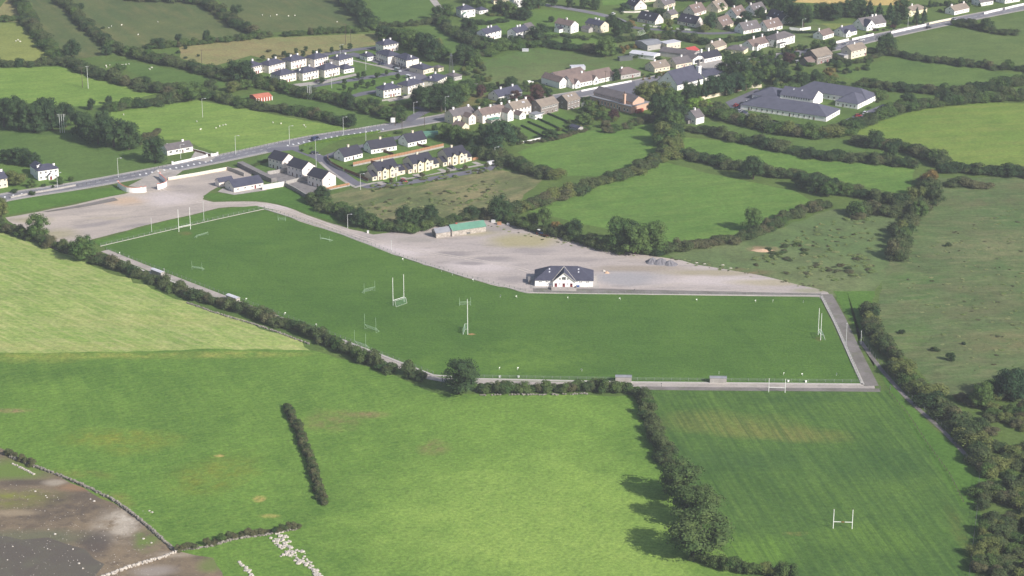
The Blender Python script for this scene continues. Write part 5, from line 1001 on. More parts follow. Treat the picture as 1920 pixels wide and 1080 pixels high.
house('left hand wing of the white home by the car park', (1410,186), (1458,193), 20, 2.9, 'hip', 3.4, 'white', 'homeslate', (), storeys=1, cols=4, dr=(), name='care_home_wing', cat='care home')
# three gabled houses by the estate mouth
def gable3(label, A, B): return house(label, A, B, 9.2, 5.3, 'gable', 3.1, 'pinkish', 'darkslate', (), storeys=2, cols=4, dr=(.35,.65), drmat='browndoor', ww=1.0)
gable3('grey gabled house nearest the main road, first of three', (503.7,313), (530,320.4))
gable3('grey gabled house in the middle of three', (539,327), (567,335.6))
gable3('grey gabled house with orange fence, third of three', (577,345.6), (605,354.2))
# three white semis
for i, (A, B) in enumerate([((645.6,303.8),(680,295.4)), ((696,289),(744,281.4)), ((765,276.4),(800,269))]):
    house(['white dark roofed semi at the curved fence, left of three', 'white dark roofed semi in the middle of three', 'white dark roofed semi at the right of three'][i], A, B, 9, 2.8, 'gable', 3.6, 'white', 'darkslate', (.5,), storeys=1, cols=6, dr=(.5,), chim_mat='cream', drmat='browndoor')
# yellow fronted row
for i, (A, B, C, D) in enumerate([((708.7,338.4),(747,330),(700.6,340.6),(760.5,326.8)), ((775,325),(812.5,316.8),(767.4,326.8),(824,314)), ((840,311.6),(876,304),(832,313.2),(885.6,301.8))]):
    h, L, rz = house(['yellow fronted pair of houses by the road bend, left of three', 'yellow fronted pair of houses, middle of three', 'yellow fronted pair of houses by the turning head, right of three'][i], A, B, 9.5, 5.2, 'gable', 3.3, 'cream', 'darkslate', (.45,), wins=False, chim_mat='cream')
    for t in (.30, .66):
        x = L*t; wing(h, x-1.4, x+1.4, -.9, 3, 5.0, 1.4, 'yellow', 'darkslate', 'y', 'bay', 'bay_roof', [(x,-.9,1.4,1.5,1.4,0),(x,-.9,4.0,1.5,1.4,0)])
    for t in (.09, .88): window(h, L*t, 0, 4.0, 1.1, 1.2); door(h, L*t, 0, mat='browndoor')
    wl = (P(*A)-P(*C)).length; wr = (P(*D)-P(*B)).length
    wing(h, -wl, -.05, .6, 8, 2.5, 2.2, 'cream', 'darkslate', 'x', 'side_wall', 'side_roof', [(-wl/2,.6,1.4,1.4,1.3,0)])
    wing(h, L+.05, L+wr, .6, 8, 2.5, 2.2, 'cream', 'darkslate', 'x', 'side_wall', 'side_roof', [(L+wr/2,.6,1.4,1.4,1.3,0)])
# roadside hall, bungalow, farmhouse
h, L, _ = house('long low roadside hall with slate roof and red door', (439,361), (494,351), 10.5, 2.7, 'gable', 2.6, 'pinkish', 'slate', (), storeys=1, cols=4, dr=(.72,), name='roadside_hall', cat='hall', ww=1.3, hh=.8)
wing(h, -2.2, 6, 12.5, 17, 2.7, 1.6, 'pinkish', 'slate', 'x', 'rear_wall', 'rear_roof', [(1,12.5,1.5,1,1,0)])
h, L, _ = house('white roadside bungalow with grey brown roof', (314,291.8), (362,283.4), 9, 2.9, 'gable', 2.2, 'white', 'greytile', (.75,), storeys=1, cols=1, dr=(.6,), drmat='browndoor', gable_win=0)
for t, w_ in ((.14,1.8),(.38,1.8),(.8,2.4)): window(h, L*t, 0, 1.7, w_, 1.1)
h, L, _ = house('white two storey farmhouse with three chimneys', (72.5,339), (110.5,333.4), 8, 5.2, 'hip', 2.2, 'white', 'slate', (.12,.9), storeys=2, cols=4, dr=(), gable_win=2)
wing(h, .5, 6.5, 8, 15, 4.6, 2.0, 'white', 'slate', 'y', 'rear_wall', 'rear_roof'); wing(h, L*.45, L*.45+2.6, -1.6, .1, 2.4, 1.1, 'white', 'slate', 'y', 'porch', 'porch_roof'); door(h, L*.45+1.3, -1.6, 1.3, 2.1)
house('cream house cut by the left edge', (-24,358), (15,350.6), 9, 5.0, 'gable', 2.6, 'cream', 'slate', (.9,), cols=4, dr=())
# clubhouse
h, L, _ = house('white clubhouse with slate hip roof and central gable', (1003,537), (1111.6,538), 14, 3.0, 'hip', 4.4, 'white', 'slate', (), wins=False, name='clubhouse', cat='clubhouse')
xc = L*.5
roofc = wing(h, xc-4.9, xc+4.9, -1.6, 7, 3.1, 4.1, 'white', 'slate', 'y', 'front_gable', 'front_roof')
for sx in (-1, 1): MB().extr([(xc+sx*5.25,0,2.62),(xc,0,7.02),(xc,0,7.34),(xc+sx*5.25,0,2.94)], (0,-2.0,0), (0,-1.82,0)).build('bargeboard', 'kerb', h)
for sx in (-1, 1): MB().tube((xc+sx*5.2,-.45,3.12),(xc+sx*.1,6.3,7.45),.16,.16,6).build('valley_flashing', 'kerb', h)
window(h, xc, -1.6, 4.5, 1.9, 1.6); window(h, xc-1.75, -1.6, 4.3, .8, .8); window(h, xc+1.75, -1.6, 4.3, .8, .8)
for x in (-3.6, 0, 3.4): door(h, xc+x, -1.6, 1.25, 2.3)
for x in (-1.8, 1.8): window(h, xc+x, -1.6, 1.9, .5, .6)
for x in (2.1, 2.8, 5.2, 5.9, 7.2, 7.9): window(h, x, 0, 2.35, .55, .5); window(h, L-x, 0, 2.35, .55, .5)
for sx in (-1, 1):
    for dz in (.55, .75): o = place('skylight', SKYL, h, (xc+sx*6.6, 7.2*dz, 3.0+4.4*dz+.2), 0, (.7,.9,1)); o.rotation_euler = (math.atan2(4.4,7), 0, 0)
tb = MB().box(xc-5.6, xc+5.6, -5.2, -1.65, 0, .55).box(xc-5.6, xc+5.6, -6.4, -5.2, 0, .25).box(xc-5.7,xc-5.5,-5.2,-1.7,.55,1.3).box(xc+5.5,xc+5.7,-5.2,-1.7,.55,1.3)
tb.box(xc-5.6,xc-2,-5.25,-5.1,.55,1.2).box(xc+2,xc+5.6,-5.25,-5.1,.55,1.2); tb.build('terrace', 'paving', h)
# barns
h, L, _ = house('old rubble barn with green sheet roof', (848,443.4), (911,434.6), 6.5, 3.0, 'gable', 1.9, 'rubble', 'greensheet', (), wins=False, name='barn', cat='barn')
wing(h, -8.2, -.05, .6, 6, 2.6, 1.6, 'rubble', 'greysheet', 'x', 'side_wall', 'side_roof'); MB().box(-.25,.05,-.35,6.85,0,3.4).build('party_wall', 'rubble', h)
MB().box(-8.3,-8.18,1.2,5.2,0,2.5).build('barn_door', 'darksteel', h); MB().box(7.6,9.4,-.06,.03,.2,1.1).build('hatch', 'darksteel', h)
place('chimney', CHIM, h, (3.6,3.4,4.5), 0, (.9,.7,1), {0:'redpaint'})
h, L, _ = house('open barn with an orange red sheet roof', (480.6,192), (510,187.6), 9, 2.5, 'gable', 1.0, 'redpaint', 'redsheet', (), wins=False, name='barn', cat='barn')
for k in range(7): MB().box(L*k/6-.22,L*k/6+.22,-.35,-.02,0,2.4).build('pillar', 'white', h)
# ------------------------------------------------------------------ goals
def goal(label, A, B, hgt, bar=2.5, r=.13, net=None, gap=False, group=None, mat='whitepaint'):
    a, b = P(*A), P(*B); d = b-a; L = 6.5 if abs(d.length-6.5) < 3 else d.length; c = (a+b)/2
    g_ = empty('goal_posts', c, math.atan2(d.y, d.x), label, 'goal', group)
    for s in (-1, 1):
        p = MB().tube((s*L/2,0,0), (s*L/2,0,hgt), r, r*.85, 8).build('post', mat, g_)
        MB().tube((s*L/2,0,hgt), (s*L/2,0,hgt+.25), r*.6, r*.3, 6).build('post_cap', 'browntimber', p)
    if gap:
        for s in (-1, 1): MB().tube((s*L/2,0,bar), (s*L*.1,0,bar), r*.8, r*.8, 8).build('crossbar', mat, g_)
        MB().tube((-L*.07,0,bar), (L*.07,0,bar), r*.7, r*.7, 8).build('crossbar_sleeve', 'redpaint', g_)
    else: MB().tube((-L/2,0,bar), (L/2,0,bar), r*.8, r*.8, 8).build('crossbar', mat, g_)
    if net:
        s = net; n = MB()
        for x in (-L/2, L/2): n.tube((x,0,bar),(x,s*1.2,bar),.05,.05,5).tube((x,s*1.2,bar),(x,s*2.0,0),.05,.05,5)
        n.tube((-L/2,s*1.2,bar),(L/2,s*1.2,bar),.05,.05,5).tube((-L/2,s*2,.05),(L/2,s*2,.05),.05,.05,5); n.build('net_frame', 'whitepaint', g_)
        m_ = MB(); k = 13
        for i in range(k+1): x = -L/2+L*i/k; m_.tube((x,s*1.2,bar),(x,s*2,.05),.025,.025,3).tube((x,0,bar),(x,s*1.2,bar),.025,.025,3)
        for i in range(1,7): t = i/7; y, z = s*(1.2+.8*t), bar*(1-t); m_.tube((-L/2,y,z),(L/2,y,z),.025,.025,3)
        for x in (-L/2, L/2):
            for i in range(1,6): m_.tube((x,0,bar*i/6),(x,s*(1.2+.8*(1-i/6)),bar*i/6),.025,.025,3)
        m_.build('net', 'net', g_)
    return g_
goal('tall white goal posts at the far left end of the pitch', (335.5,435), (357.2,430.2), 11.5)
goal('tall white goal posts with green net in the middle of the pitch', (736.5,573.5), (758,566.5), 13.2, net=-1)
goal('tall white goal posts seen edge on, centre of the pitch', (877,627.5), (876.6,617.5), 13.8, net=1)
goal('tall white goal posts at the right end of the pitch', (1538.4,638), (1534,628), 12.2, net=-1)
goal('low white goal posts on the track below the pitch', (1442,735.5), (1471,736.5), 6.0, 2.1, .12)
goal('white H shaped goal posts on the training pitch', (1562.4,991), (1597,992), 7.4, 2.6, .15, gap=True)
def small_goal(label, A, B, h, bar, back, pale='netwhite', group='small training goals'):
    a, b = P(*A), P(*B); d = b-a; L = d.length; g_ = empty('training_goal', a, math.atan2(d.y, d.x), label, 'goal', group)
    for x in (0, L): MB().tube((x,0,0),(x,0,h),.05,.04,6).build('post', pale, g_)
    MB().tube((0,0,bar),(L,0,bar),.045,.045,6).build('crossbar', pale, g_)
    f = MB()
    for x in (0, L): f.tube((x,0,bar),(x,back,.05),.05,.05,4).tube((x,0,.05),(x,back,.05),.05,.05,4)
    f.tube((0,back,.05),(L,back,.05),.05,.05,4); f.build('frame', pale, g_)
    n = MB(); k = 9
    for i in range(k+1): x = L*i/k; n.tube((x,0,bar),(x,back,.05),.022,.022,3)
    for i in range(1,5): t = i/5; n.tube((0,back*t,bar*(1-t)),(L,back*t,bar*(1-t)),.022,.022,3)
    n.build('net', 'netwhite', g_)
small_goal('small goal left of the others, near the left dugout', (360,505), (379,507.5), 4, 1.6, 2.2)
small_goal('small goal lying white by the far side of the pitch', (600.5,449), (618,453), 2.8, .8, 2.5)
small_goal('pale small goal left of the tall netted goal posts', (683,551), (703,546), 5, 2.2, 2)
small_goal('pale small goal behind the edge on goal posts', (861.5,574), (882.5,573.5), 4, 2, 1.6)
small_goal('pale small goal in mid pitch, nearer the path of two', (684,617), (705,624), 7, 2.2, 2)
small_goal('pale small goal against the near fence', (665,648), (686,655), 7, 2.2, 2)
small_goal('pale small goal in front of the far left goal posts', (369,447), (390,441), 1.8, 1.6, 2)
small_goal('thin small goal by the far corner of the pitch', (521.5,414), (535,414.5), 3.2, 1.6, 1.2)
small_goal('white goal frame on the village playing green', (1196,66), (1206.5,62), 2.4, 2.4, -1.6, 'whitepaint', 'village goal')
# sideline flags
FL = MB().tube((0,0,0),(0,0,1.3),.05,.05,5,0).mesh('flag_pole', 'whitepaint'); FC = MB().poly([(0,0,1.28),(.62,.08,1.2),(.6,.05,.82),(0,0,.78)]).poly([(0,.01,.78),(.6,.06,.82),(.62,.09,1.2),(0,.01,1.28)]).mesh('flag_cloth', 'whitepaint')
for row, q in (('on the near left touchline', [(225,477),(242,484),(308,508),(322,524),(461,564),(534,591),(594,612)]), ('on the far touchline beside the gravel track', [(756,489),(828,510),(848,517),(888,528)]),
               ('on the far touchline by the clubhouse', [(938,558),(969,559),(1065,561),(1163,563),(1307,565),(1417,567),(1449,567),(1506,568)]), ('on the near right touchline', [(936,694),(970,694),(1091,697),(1348,702),(1469,704),(1505,705),(1568,705)])):
    for i, (x, y) in enumerate(q):
        f = empty('sideline_flag', P(x, y), RV.random()*6, f'small white flag {row}, {ordinal(i)} from left', 'flag', 'sideline flags round the pitch')
        place('pole', FL, f); place('flag', FC, f)
# dugouts
def dugout(label, A, B, dep=2.2, h=2.2, rmat='whitesheet', flip=False):
    a, b = P(*A), P(*B); d = b-a; L = d.length; g_ = empty('dugout', a, math.atan2(d.y, d.x), label, 'dugout'); s = 1
    MB().box(0,L,0,.12,0,h).build('back_wall', 'concrete', g_)
    for x in (0, L-.12): MB().box(x,x+.12,.12,dep,0,h).build('side_wall', 'concrete', g_)
    k = 6; prof = [(0, -.15+(dep+.3)*i/k, h+.35*math.sin(math.pi*i/k)) for i in range(k+1)]
    MB().extr(prof + [(0,y,z+.1) for (_,y,z) in reversed(prof)], (-.15,0,0), (L+.15,0,0)).build('roof', rmat, g_)
    MB().box(.2,L-.2,.2,.7,.4,.5).box(.4,.5,.2,.7,0,.4).box(L-.5,L-.4,.2,.7,0,.4).build('bench', 'browntimber', g_)
dugout('curved white dugout on the near left path, upper of two', (283,513.5), (302,520.5))
dugout('curved white dugout on the near left path, lower of two', (424,562), (443,569))
dugout('grey bench shelter behind a small tree below the pitch', (1154,717), (1184,717.5), 2.4, 2.3, 'greysheet')
dugout('grey bench shelter at the right below the pitch', (1331,719), (1362,719.5), 2.4, 2.3, 'greysheet')
# ------------------------------------------------------------------ fences and walls
POST = MB().box(-.06,.06,-.06,.06,0,1,0).mesh('post_unit', 'steel')
def fence(px, h, label, mat='railsteel', step=3.0, rails=(.45,1.0), name='fence', r=.03, mesh_=False, cat='fence'):
    pts = [P(*p) for p in px]; tot = sum((pts[i+1]-pts[i]).length for i in range(len(pts)-1)); f = empty(name, pts[0], 0, label, cat); o = pts[0]
    n = min(290, int(tot/step))
    for i in range(n+1): p, d = along(pts, tot*i/n - (1e-4 if i == n else 0)); place('post', POST, f, p-o, math.atan2(d.y, d.x), (1.2,1.2,h*1.03), mat)
    for z in rails:
        mb = MB()
        for i in range(len(pts)-1): mb.tube(pts[i]-o+Vector((0,0,h*z)), pts[i+1]-o+Vector((0,0,h*z)), r, r, 5)
        mb.build('rail', mat, f)
    return f
fence([(189,461),(300,435),(400,412),(495,390.5)], 1.2, 'steel railing along the far left end of the pitch')
fence([(496,391),(560,411),(640,438),(760,483),(870,518),(989,548),(1100,550),(1300,552),(1539,554)], 1.1, 'steel railing between pitch and gravel yard')
fence([(1541,556),(1568,606),(1592,660),(1614,716)], 1.1, 'steel railing along the right end of the pitch')
fence([(1612,717),(1400,715),(1180,713),(900,708),(876,708)], 1.2, 'green tinged railing along the near right side of the pitch', 'railsteel', 3.4, (.35,.7,1.0), r=.035)
fence([(812,701),(740,674),(640,634),(520,588),(430,556),(290,502),(200,468)], 1.2, 'railing along the near left side of the pitch', 'railsteel', 3.4)
fence([(146,350),(200,338),(260,326),(312,312)], 1.3, 'dark post and rail fence along the green paddock', 'darksteel', 2.6)
fence([(412,293),(450,285),(520,270),(590,257),(650,248),(720,236)], 1.4, 'dark post and rail fence along the roadside pasture', 'darksteel', 2.4)
fence([(1668,738),(1700,775),(1740,835),(1780,890),(1806,942)], 1.1, 'old fence line on the right of the training pitch', 'polewood', 3.0, (.5,.95))
fence([(1608,622),(1640,672),(1690,730),(1760,796),(1838,868),(1832,960),(1816,1090)], 1.8, 'tall mesh fence beside the narrow track', 'darksteel', 4, (.5,1.0), r=.03)
def wall(px, h, th, label, mat, cap=None, name='garden_wall', cat='wall', sm=0, capmat='trim'):
    pts = [P(*p) for p in px]
    if sm: pts = smooth(pts, sm)
    o = pts[0]; t = empty(name, o, 0, label, cat)
    def run(w_, z0, z1):
        L, R = ribbon_pts([p-o for p in pts], w_); mb = MB()
        for i in range(len(pts)-1):
            mb.poly([(q.x,q.y,z1) for q in (L[i],R[i],R[i+1],L[i+1])])
            for (a, b) in ((R[i],R[i+1]),(L[i+1],L[i])): mb.poly([(a.x,a.y,z0),(b.x,b.y,z0),(b.x,b.y,z1),(a.x,a.y,z1)])
        for e, s in ((0,1),(-1,-1)):
            a, b = (L[e], R[e]) if s == 1 else (R[e], L[e]); mb.poly([(a.x,a.y,z0),(b.x,b.y,z0),(b.x,b.y,z1),(a.x,a.y,z1)])
        return mb
    run(th, -.2, h).build('wall_body', mat, t)
    if cap: run(th+.16, h, h+cap).build('coping', capmat, t)
    return t
def pillars(t, px, h, mat='white', cap='trim', w_=.8):
    for p in px:
        q = P(*p) - Vector(t.location); MB().box(q.x-w_/2,q.x+w_/2,q.y-w_/2,q.y+w_/2,-.2,h,0).box(q.x-w_/2-.1,q.x+w_/2+.1,q.y-w_/2-.1,q.y+w_/2+.1,h,h+.18,1).build('pillar', [mat, cap], t)
t = wall([(222,350),(228,355.5),(238,360),(255,361.6),(272,360.5)], 2.7, .4, 'curved white entrance wall with red coping, left one', 'white', .14, 'entrance_wall', sm=3, capmat='coping'); pillars(t, [(222,350),(265,361),(273,360.3)], 3.1, cap='coping')
t = wall([(299,334),(306,340),(312,346),(310,351),(297,355.4)], 2.7, .4, 'curved white entrance wall with red coping, right one', 'white', .14, 'entrance_wall', sm=3, capmat='coping'); pillars(t, [(300.5,334),(297,355.4)], 3.1, cap='coping')
wall([(315.6,338),(370,329),(426,318.6)], 1.5, .3, 'long cream wall behind the gravel car park', 'cream', .1)
t = wall([(323.6,308.6),(350,303),(388,294.4)], 1.1, .3, 'white garden wall of the roadside bungalow', 'white', .1); pillars(t, [(323.6,308.6),(388,294.4)], 1.6)
t = wall([(397,293.4),(408,291.2)], 1.3, .3, 'short white gate wall right of the bungalow drive', 'white', .1); pillars(t, [(397,293.4),(408,291.2)], 1.6)
wall([(362,283),(384,289),(396,293.4)], 1.2, .3, 'brown boundary wall beside the bungalow drive', 'browntimber', .08)
wall([(312,273),(330,276),(344,281)], 1.2, .3, 'brown boundary wall behind the roadside bungalow', 'browntimber', .08)
wall([(492,356.4),(533,349.6)], 2.6, .35, 'tall white wall beside the roadside hall', 'pinkish', .1)
wall([(450,311),(470,321),(492,332),(514,342)], 2.2, 3.2, 'broad grey block store beside the roadside hall', 'block', .15, 'block_store', 'store', capmat='block')
wall([(534,349),(556,360),(577,373)], 2.0, .35, 'grey block wall below the three gabled houses', 'block', .08, capmat='concrete')
wall([(502,328),(520,325),(539,321)], 1.9, .3, 'grey yard wall between first and second gabled house', 'concrete', .08, capmat='concrete')
wall([(536,346),(556,341),(577,336.4)], 1.9, .3, 'grey yard wall between second and third gabled house', 'concrete', .08, capmat='concrete')
wall([(426,318.6),(446,326),(458,331)], 1.9, .3, 'yard wall behind the roadside hall', 'concrete', .08, capmat='concrete')
wall([(20,372),(70,362),(100,357),(142,349)], 1.0, .35, 'low grey wall in front of the white farmhouse', 'concrete', .08, capmat='concrete')
wall([(1090,172),(1120,166),(1150,160),(1184,153.6)], 1.0, .3, 'long white wall in front of the school', 'white', .1)
wall([(1190,174.6),(1200,181),(1213,187)], 1.4, .3, 'white curving wall beside the salmon hall forecourt', 'white', .1)
wall([(975,270),(996,266),(1015,261.6)], 1.2, .3, 'white wall end at the foot of the back gardens', 'white', .06)
wall([(1315,188),(1340,182),(1372,174),(1400,166),(1428,164)], 2.0, .25, 'tan fence wall behind the church trees', 'cream', .08, capmat='timber')
for i, q in enumerate([[(1567.5,81.6),(1591,76)], [(1597.5,76),(1638,66.4)], [(1671,63),(1700,56.5),(1736,48.6)], [(1845,27),(1862,22.6),(1879,18.8)], [(1884,18),(1900,14),(1930,7.5)]]):
    wall(q, 1.4, .35, f'white roadside wall on the far road, {ordinal(i)} from the left', 'white', .1)
wall([(1742,46),(1760,42),(1788,36.4)], 1.2, .35, 'yellow roadside wall on the far road', 'yellow', .1)
wall([(1480,56),(1500,58),(1520,55)], 1.8, .3, 'white garden wall beside the dormer belt', 'white', .08)
wall([(1205,48.6),(1222,50.6)], .9, .3, 'low white wall before the left dark roofed house', 'white', .06); wall([(1224,51),(1252,52)], .9, .3, 'low pink wall on the close', 'pinkish', .06); wall([(1258,54),(1294,57)], .9, .3, 'low white wall before the right dark roofed house', 'white', .06)
wall([(1165,24),(1190,24),(1216,22)], 1.0, .3, 'low pink wall before the leftmost dormer house', 'pinkish', .06)
wall([(716,190),(740,187),(772,181)], 1.0, .3, 'pale wall in front of the front estate trio', 'concrete', .06, capmat='concrete')
wall([(778,128.6),(790,126)], 1.0, .3, 'short pale wall beside the turned estate houses', 'concrete', .06, capmat='concrete')
wall([(880,158),(900,160),(920,164)], .8, .4, 'low pale wall in the weedy plot', 'concrete', .05, capmat='concrete')
def board_fence(px, h, label, mat, base=None, name='board_fence'):
    t = wall(px, base or .1, .22, label, 'concrete' if base else mat, None, name, 'fence'); pts = [P(*p) for p in px]; o = pts[0]
    tot = sum((pts[i+1]-pts[i]).length for i in range(len(pts)-1)); n = min(290, max(2, int(tot/1.9))); b0 = base or .1
    pan = MB().box(-.5,.5,-.03,.03,0,1).mesh('fence_panel', mat)
    for i in range(n):
        p, d = along(pts, tot*(i+.5)/n); place('fence_panel', pan, t, p-o+Vector((0,0,b0)), math.atan2(d.y, d.x), (tot/n*.96,1,h+RV.uniform(-.04,.04)))
        place('post', POST, t, along(pts, tot*i/n)[0]-o+Vector((0,0,b0)), math.atan2(d.y, d.x), (.9,.9,h+.1), 'browntimber')
    return t
board_fence([(662,312.4),(700,304.6),(760,293),(810,281.6),(832,276.6)], 1.4, 'long orange board fence behind the yellow fronted row', 'timber', 1.0)
board_fence([(595.6,361.6),(626,355),(655.6,349)], 1.1, 'orange board fence on a wall round the third gabled house', 'timber', .7)
board_fence([(615,294.6),(614,301),(620,309),(632,316),(644,321.6)], 1.0, 'curved brown fence with white base at the estate bend', 'browntimber', 1.1)
board_fence([(646,322),(664,329),(690,341)], 1.5, 'grey brown side fence left of the yellow fronted row', 'browntimber', .4)
board_fence([(688,304),(706,308)], 1.5, 'brown garden fence between left and middle white semi', 'browntimber'); board_fence([(720,285.6),(738,292)], 1.5, 'brown garden fence behind the middle white semi', 'browntimber'); board_fence([(784,274),(806,279.6)], 1.5, 'brown garden fence behind the right white semi', 'browntimber')
board_fence([(886,301.4),(897,299)], 1.5, 'short orange fence at the right end of the yellow row', 'timber')
board_fence([(1382,172),(1404,165.6),(1426,163.6)], 1.6, 'orange board fence beside the white home', 'timber', .3)
# dry stone walls, rocks
ROCK = []
for k in range(5):
    r = random.Random(60+k); mb = MB(); ring = [(math.cos(a)*(.42+.16*r.random()), math.sin(a)*(.42+.16*r.random())) for a in [i*6.283/6 for i in range(6)]]
    top = [(x*.7+r.uniform(-.05,.05), y*.7+r.uniform(-.05,.05)) for x, y in ring]; n = len(mb.v)
    mb.v += [(x,y,-.15) for x,y in ring] + [(x*1.05,y*1.05,.22+.1*r.random()) for x,y in ring] + [(x,y,.42+.12*r.random()) for x,y in top]
    for lv in (0,6):
        for i in range(6): j = (i+1)%6; mb.f.append((n+lv+i,n+lv+j,n+lv+6+j,n+lv+6+i)); mb.m.append(0)
    mb.f.append(tuple(n+12+i for i in range(6))); mb.m.append(0); ROCK.append(mb)
M['limestone'] = mineral('pale_limestone', rgb(200,193,184), rgb(160,152,144), .8, 2.0); M['oldstone'] = mineral('weathered_wall_stone', rgb(150,144,136), rgb(108,104,96), .8, 2.0)
M['shorestone'] = mineral('grey_shore_stone', rgb(206,200,192), rgb(170,162,154), .5, 2.0)
ROCKM = [mb.mesh('rock_lump', 'limestone') for mb in ROCK]
def stone_wall(px, h, wd, label, mat, dens=1.0, name='dry_stone_wall', cat='wall'):
    pts = smooth([P(*p) for p in px], 3); tot = sum((pts[i+1]-pts[i]).length for i in range(len(pts)-1)); o = pts[0]; t = empty(name, o, 0, label, cat); mb = MB()
    n = int(tot*5*dens)
    for i in range(n):
        p, d = along(pts, RV.random()*tot); nv = Vector((-d.y,d.x,0)); s = RV.uniform(.45,.95); u = RV.random()
        q = p-o+nv*RV.uniform(-.5,.5)*wd*(1.2-u*.7); src = RV.choice(ROCK); a = RV.random()*6.28; ca, sa = math.cos(a)*s, math.sin(a)*s; k = len(mb.v)
        mb.v += [(q.x+x*ca-y*sa, q.y+x*sa+y*ca, z*s+u*h*.8) for x,y,z in src.v]; mb.f += [tuple(k+i for i in f) for f in src.f]; mb.m += src.m
    ob = mb.build('stones', mat, t); ob['kind'] = 'stuff'; return t
stone_wall([(20,858),(60,874),(120,896),(200,932),(250,966),(300,1008),(328,1034)], .9, .9, 'dark dry stone wall running down to the shore', 'oldstone', 1.2)
stone_wall([(334,1034),(300,1048),(250,1062),(196,1082),(150,1100)], .8, 1.0, 'pale tumbled stone wall along the lake shore', 'limestone', 1.2)
stone_wall([(560,992),(500,1003),(440,1012),(390,1026),(340,1032)], .6, .7, 'low stone wall under the patchy hedge', 'oldstone', .9)
stone_wall([(350,568),(420,592),(500,616),(580,646)], .5, .8, 'low field wall showing under the brownish hedge', 'oldstone', .6)
stone_wall([(900,742),(960,741),(1030,741),(1100,739)], .5, .8, 'grey stones under the leafy hedge below the pitch', 'oldstone', .4)
stone_wall([(24,870),(44,880),(64,890)], .2, .6, 'short pale line of stones behind the shore wall', 'limestone', .8)
for lab, px, n, sp in (('broad tumbled row of white rocks near the bottom edge', [(520,1000),(532,1022),(548,1040),(566,1044)], 110, 2.2), ('thin trail of white rocks at the bottom edge', [(556,1052),(574,1056),(588,1066),(600,1088)], 60, 1.2), ('faint line of grey rocks left of the white ones', [(446,1052),(458,1064),(472,1082)], 22, .6)):
    pts = [P(*p) for p in px]; tot = sum((pts[i+1]-pts[i]).length for i in range(len(pts)-1)); t = empty('rock_row', pts[0], 0, lab, 'rocks')
    for i in range(n):
        p, d = along(pts, RV.random()*tot); q = p-pts[0]+Vector((RV.gauss(0,sp*.6),RV.gauss(0,sp*.9),0)); s = RV.uniform(.5,1.5); place('rock', RV.choice(ROCKM), t, q, RV.random()*6.28, (s,s,s*.8))
mb = MB(); pl = [P(*p) for p in [(-20,900),(130,890),(240,960),(290,1030),(180,1085),(-20,1100)]]
for i in range(320):
    p = P(RV.uniform(0,300), RV.uniform(890,1085)); px_ = (p - P(0,890))
    sx = RV.random(); q = P(-10+300*sx, 900+60*sx+RV.random()*(190-70*sx)); s = RV.uniform(.14,.34) if RV.random() > .07 else RV.uniform(.5,1.0); src = RV.choice(ROCK); k = len(mb.v)
    mb.v += [(q.x+x*s, q.y+y*s, z*s*.7+.06) for x,y,z in src.v]; mb.f += [tuple(k+j for j in f) for f in src.f]; mb.m += src.m
o = mb.build('shore_stones', 'shorestone'); tag(o, 'scattered pale stones on the muddy lake shore', 'stones', None, 'stuff')
# heaps in the yard
def heap(px, py, L, W, H, mat, label, seed, name='gravel_heap', cat='heap'):
    r = random.Random(seed); n = 14; V = [(0,0,H)]; F = []
    for ring, (q, z) in enumerate(((.45,.62),(1.0,0))):
        for i in range(n): a = i*6.283/n; k = q*(.85+.3*r.random()); V.append((math.cos(a)*L/2*k, math.sin(a)*W/2*k, H*z*(.8+.4*r.random())-.02))
    for i in range(n): j = (i+1)%n; F += [(0,1+i,1+j), (1+i,1+n+i,1+n+j,1+j)]
    me = bpy.data.meshes.new(name); me.from_pydata(V, [], F); me.materials.append(M[mat]); o = link(bpy.data.objects.new(name, me)); o.location = P(px, py); tag(o, label, cat); return o
M['greygravel'] = mineral('grey_chippings', rgb(132,130,136), rgb(108,106,112), .5, 2.5); M['sand'] = mineral('building_sand', rgb(206,176,148), rgb(190,158,130), .5, 2.5)
heap(1224,492,7,7,2.6,'greygravel','grey gravel heap, left of three behind the yard',1); heap(1240,494,7.5,7,2.8,'greygravel','grey gravel heap, middle of three behind the yard',2); heap(1257,496,7,6,2.3,'greygravel','grey gravel heap, right of three behind the yard',3)
heap(1138,512,2.6,2.2,1.0,'sand','small sand heap right of the clubhouse',4); heap(1132,509,2.0,1.8,.9,'limestone','small white heap beside the sand heap',5); heap(1430,470,11,5,.9,'sand','pink earth heap on the scrub ground',6)
for i, (x, y) in enumerate([(1306,493),(1321,495),(1370,503),(1355,497)]): heap(x,y,2.2,1.2,.35,'limestone', f'white rubble slab on the scrub edge, {ordinal(i)} from the left', 20+i, 'rubble_slab', 'rubble')
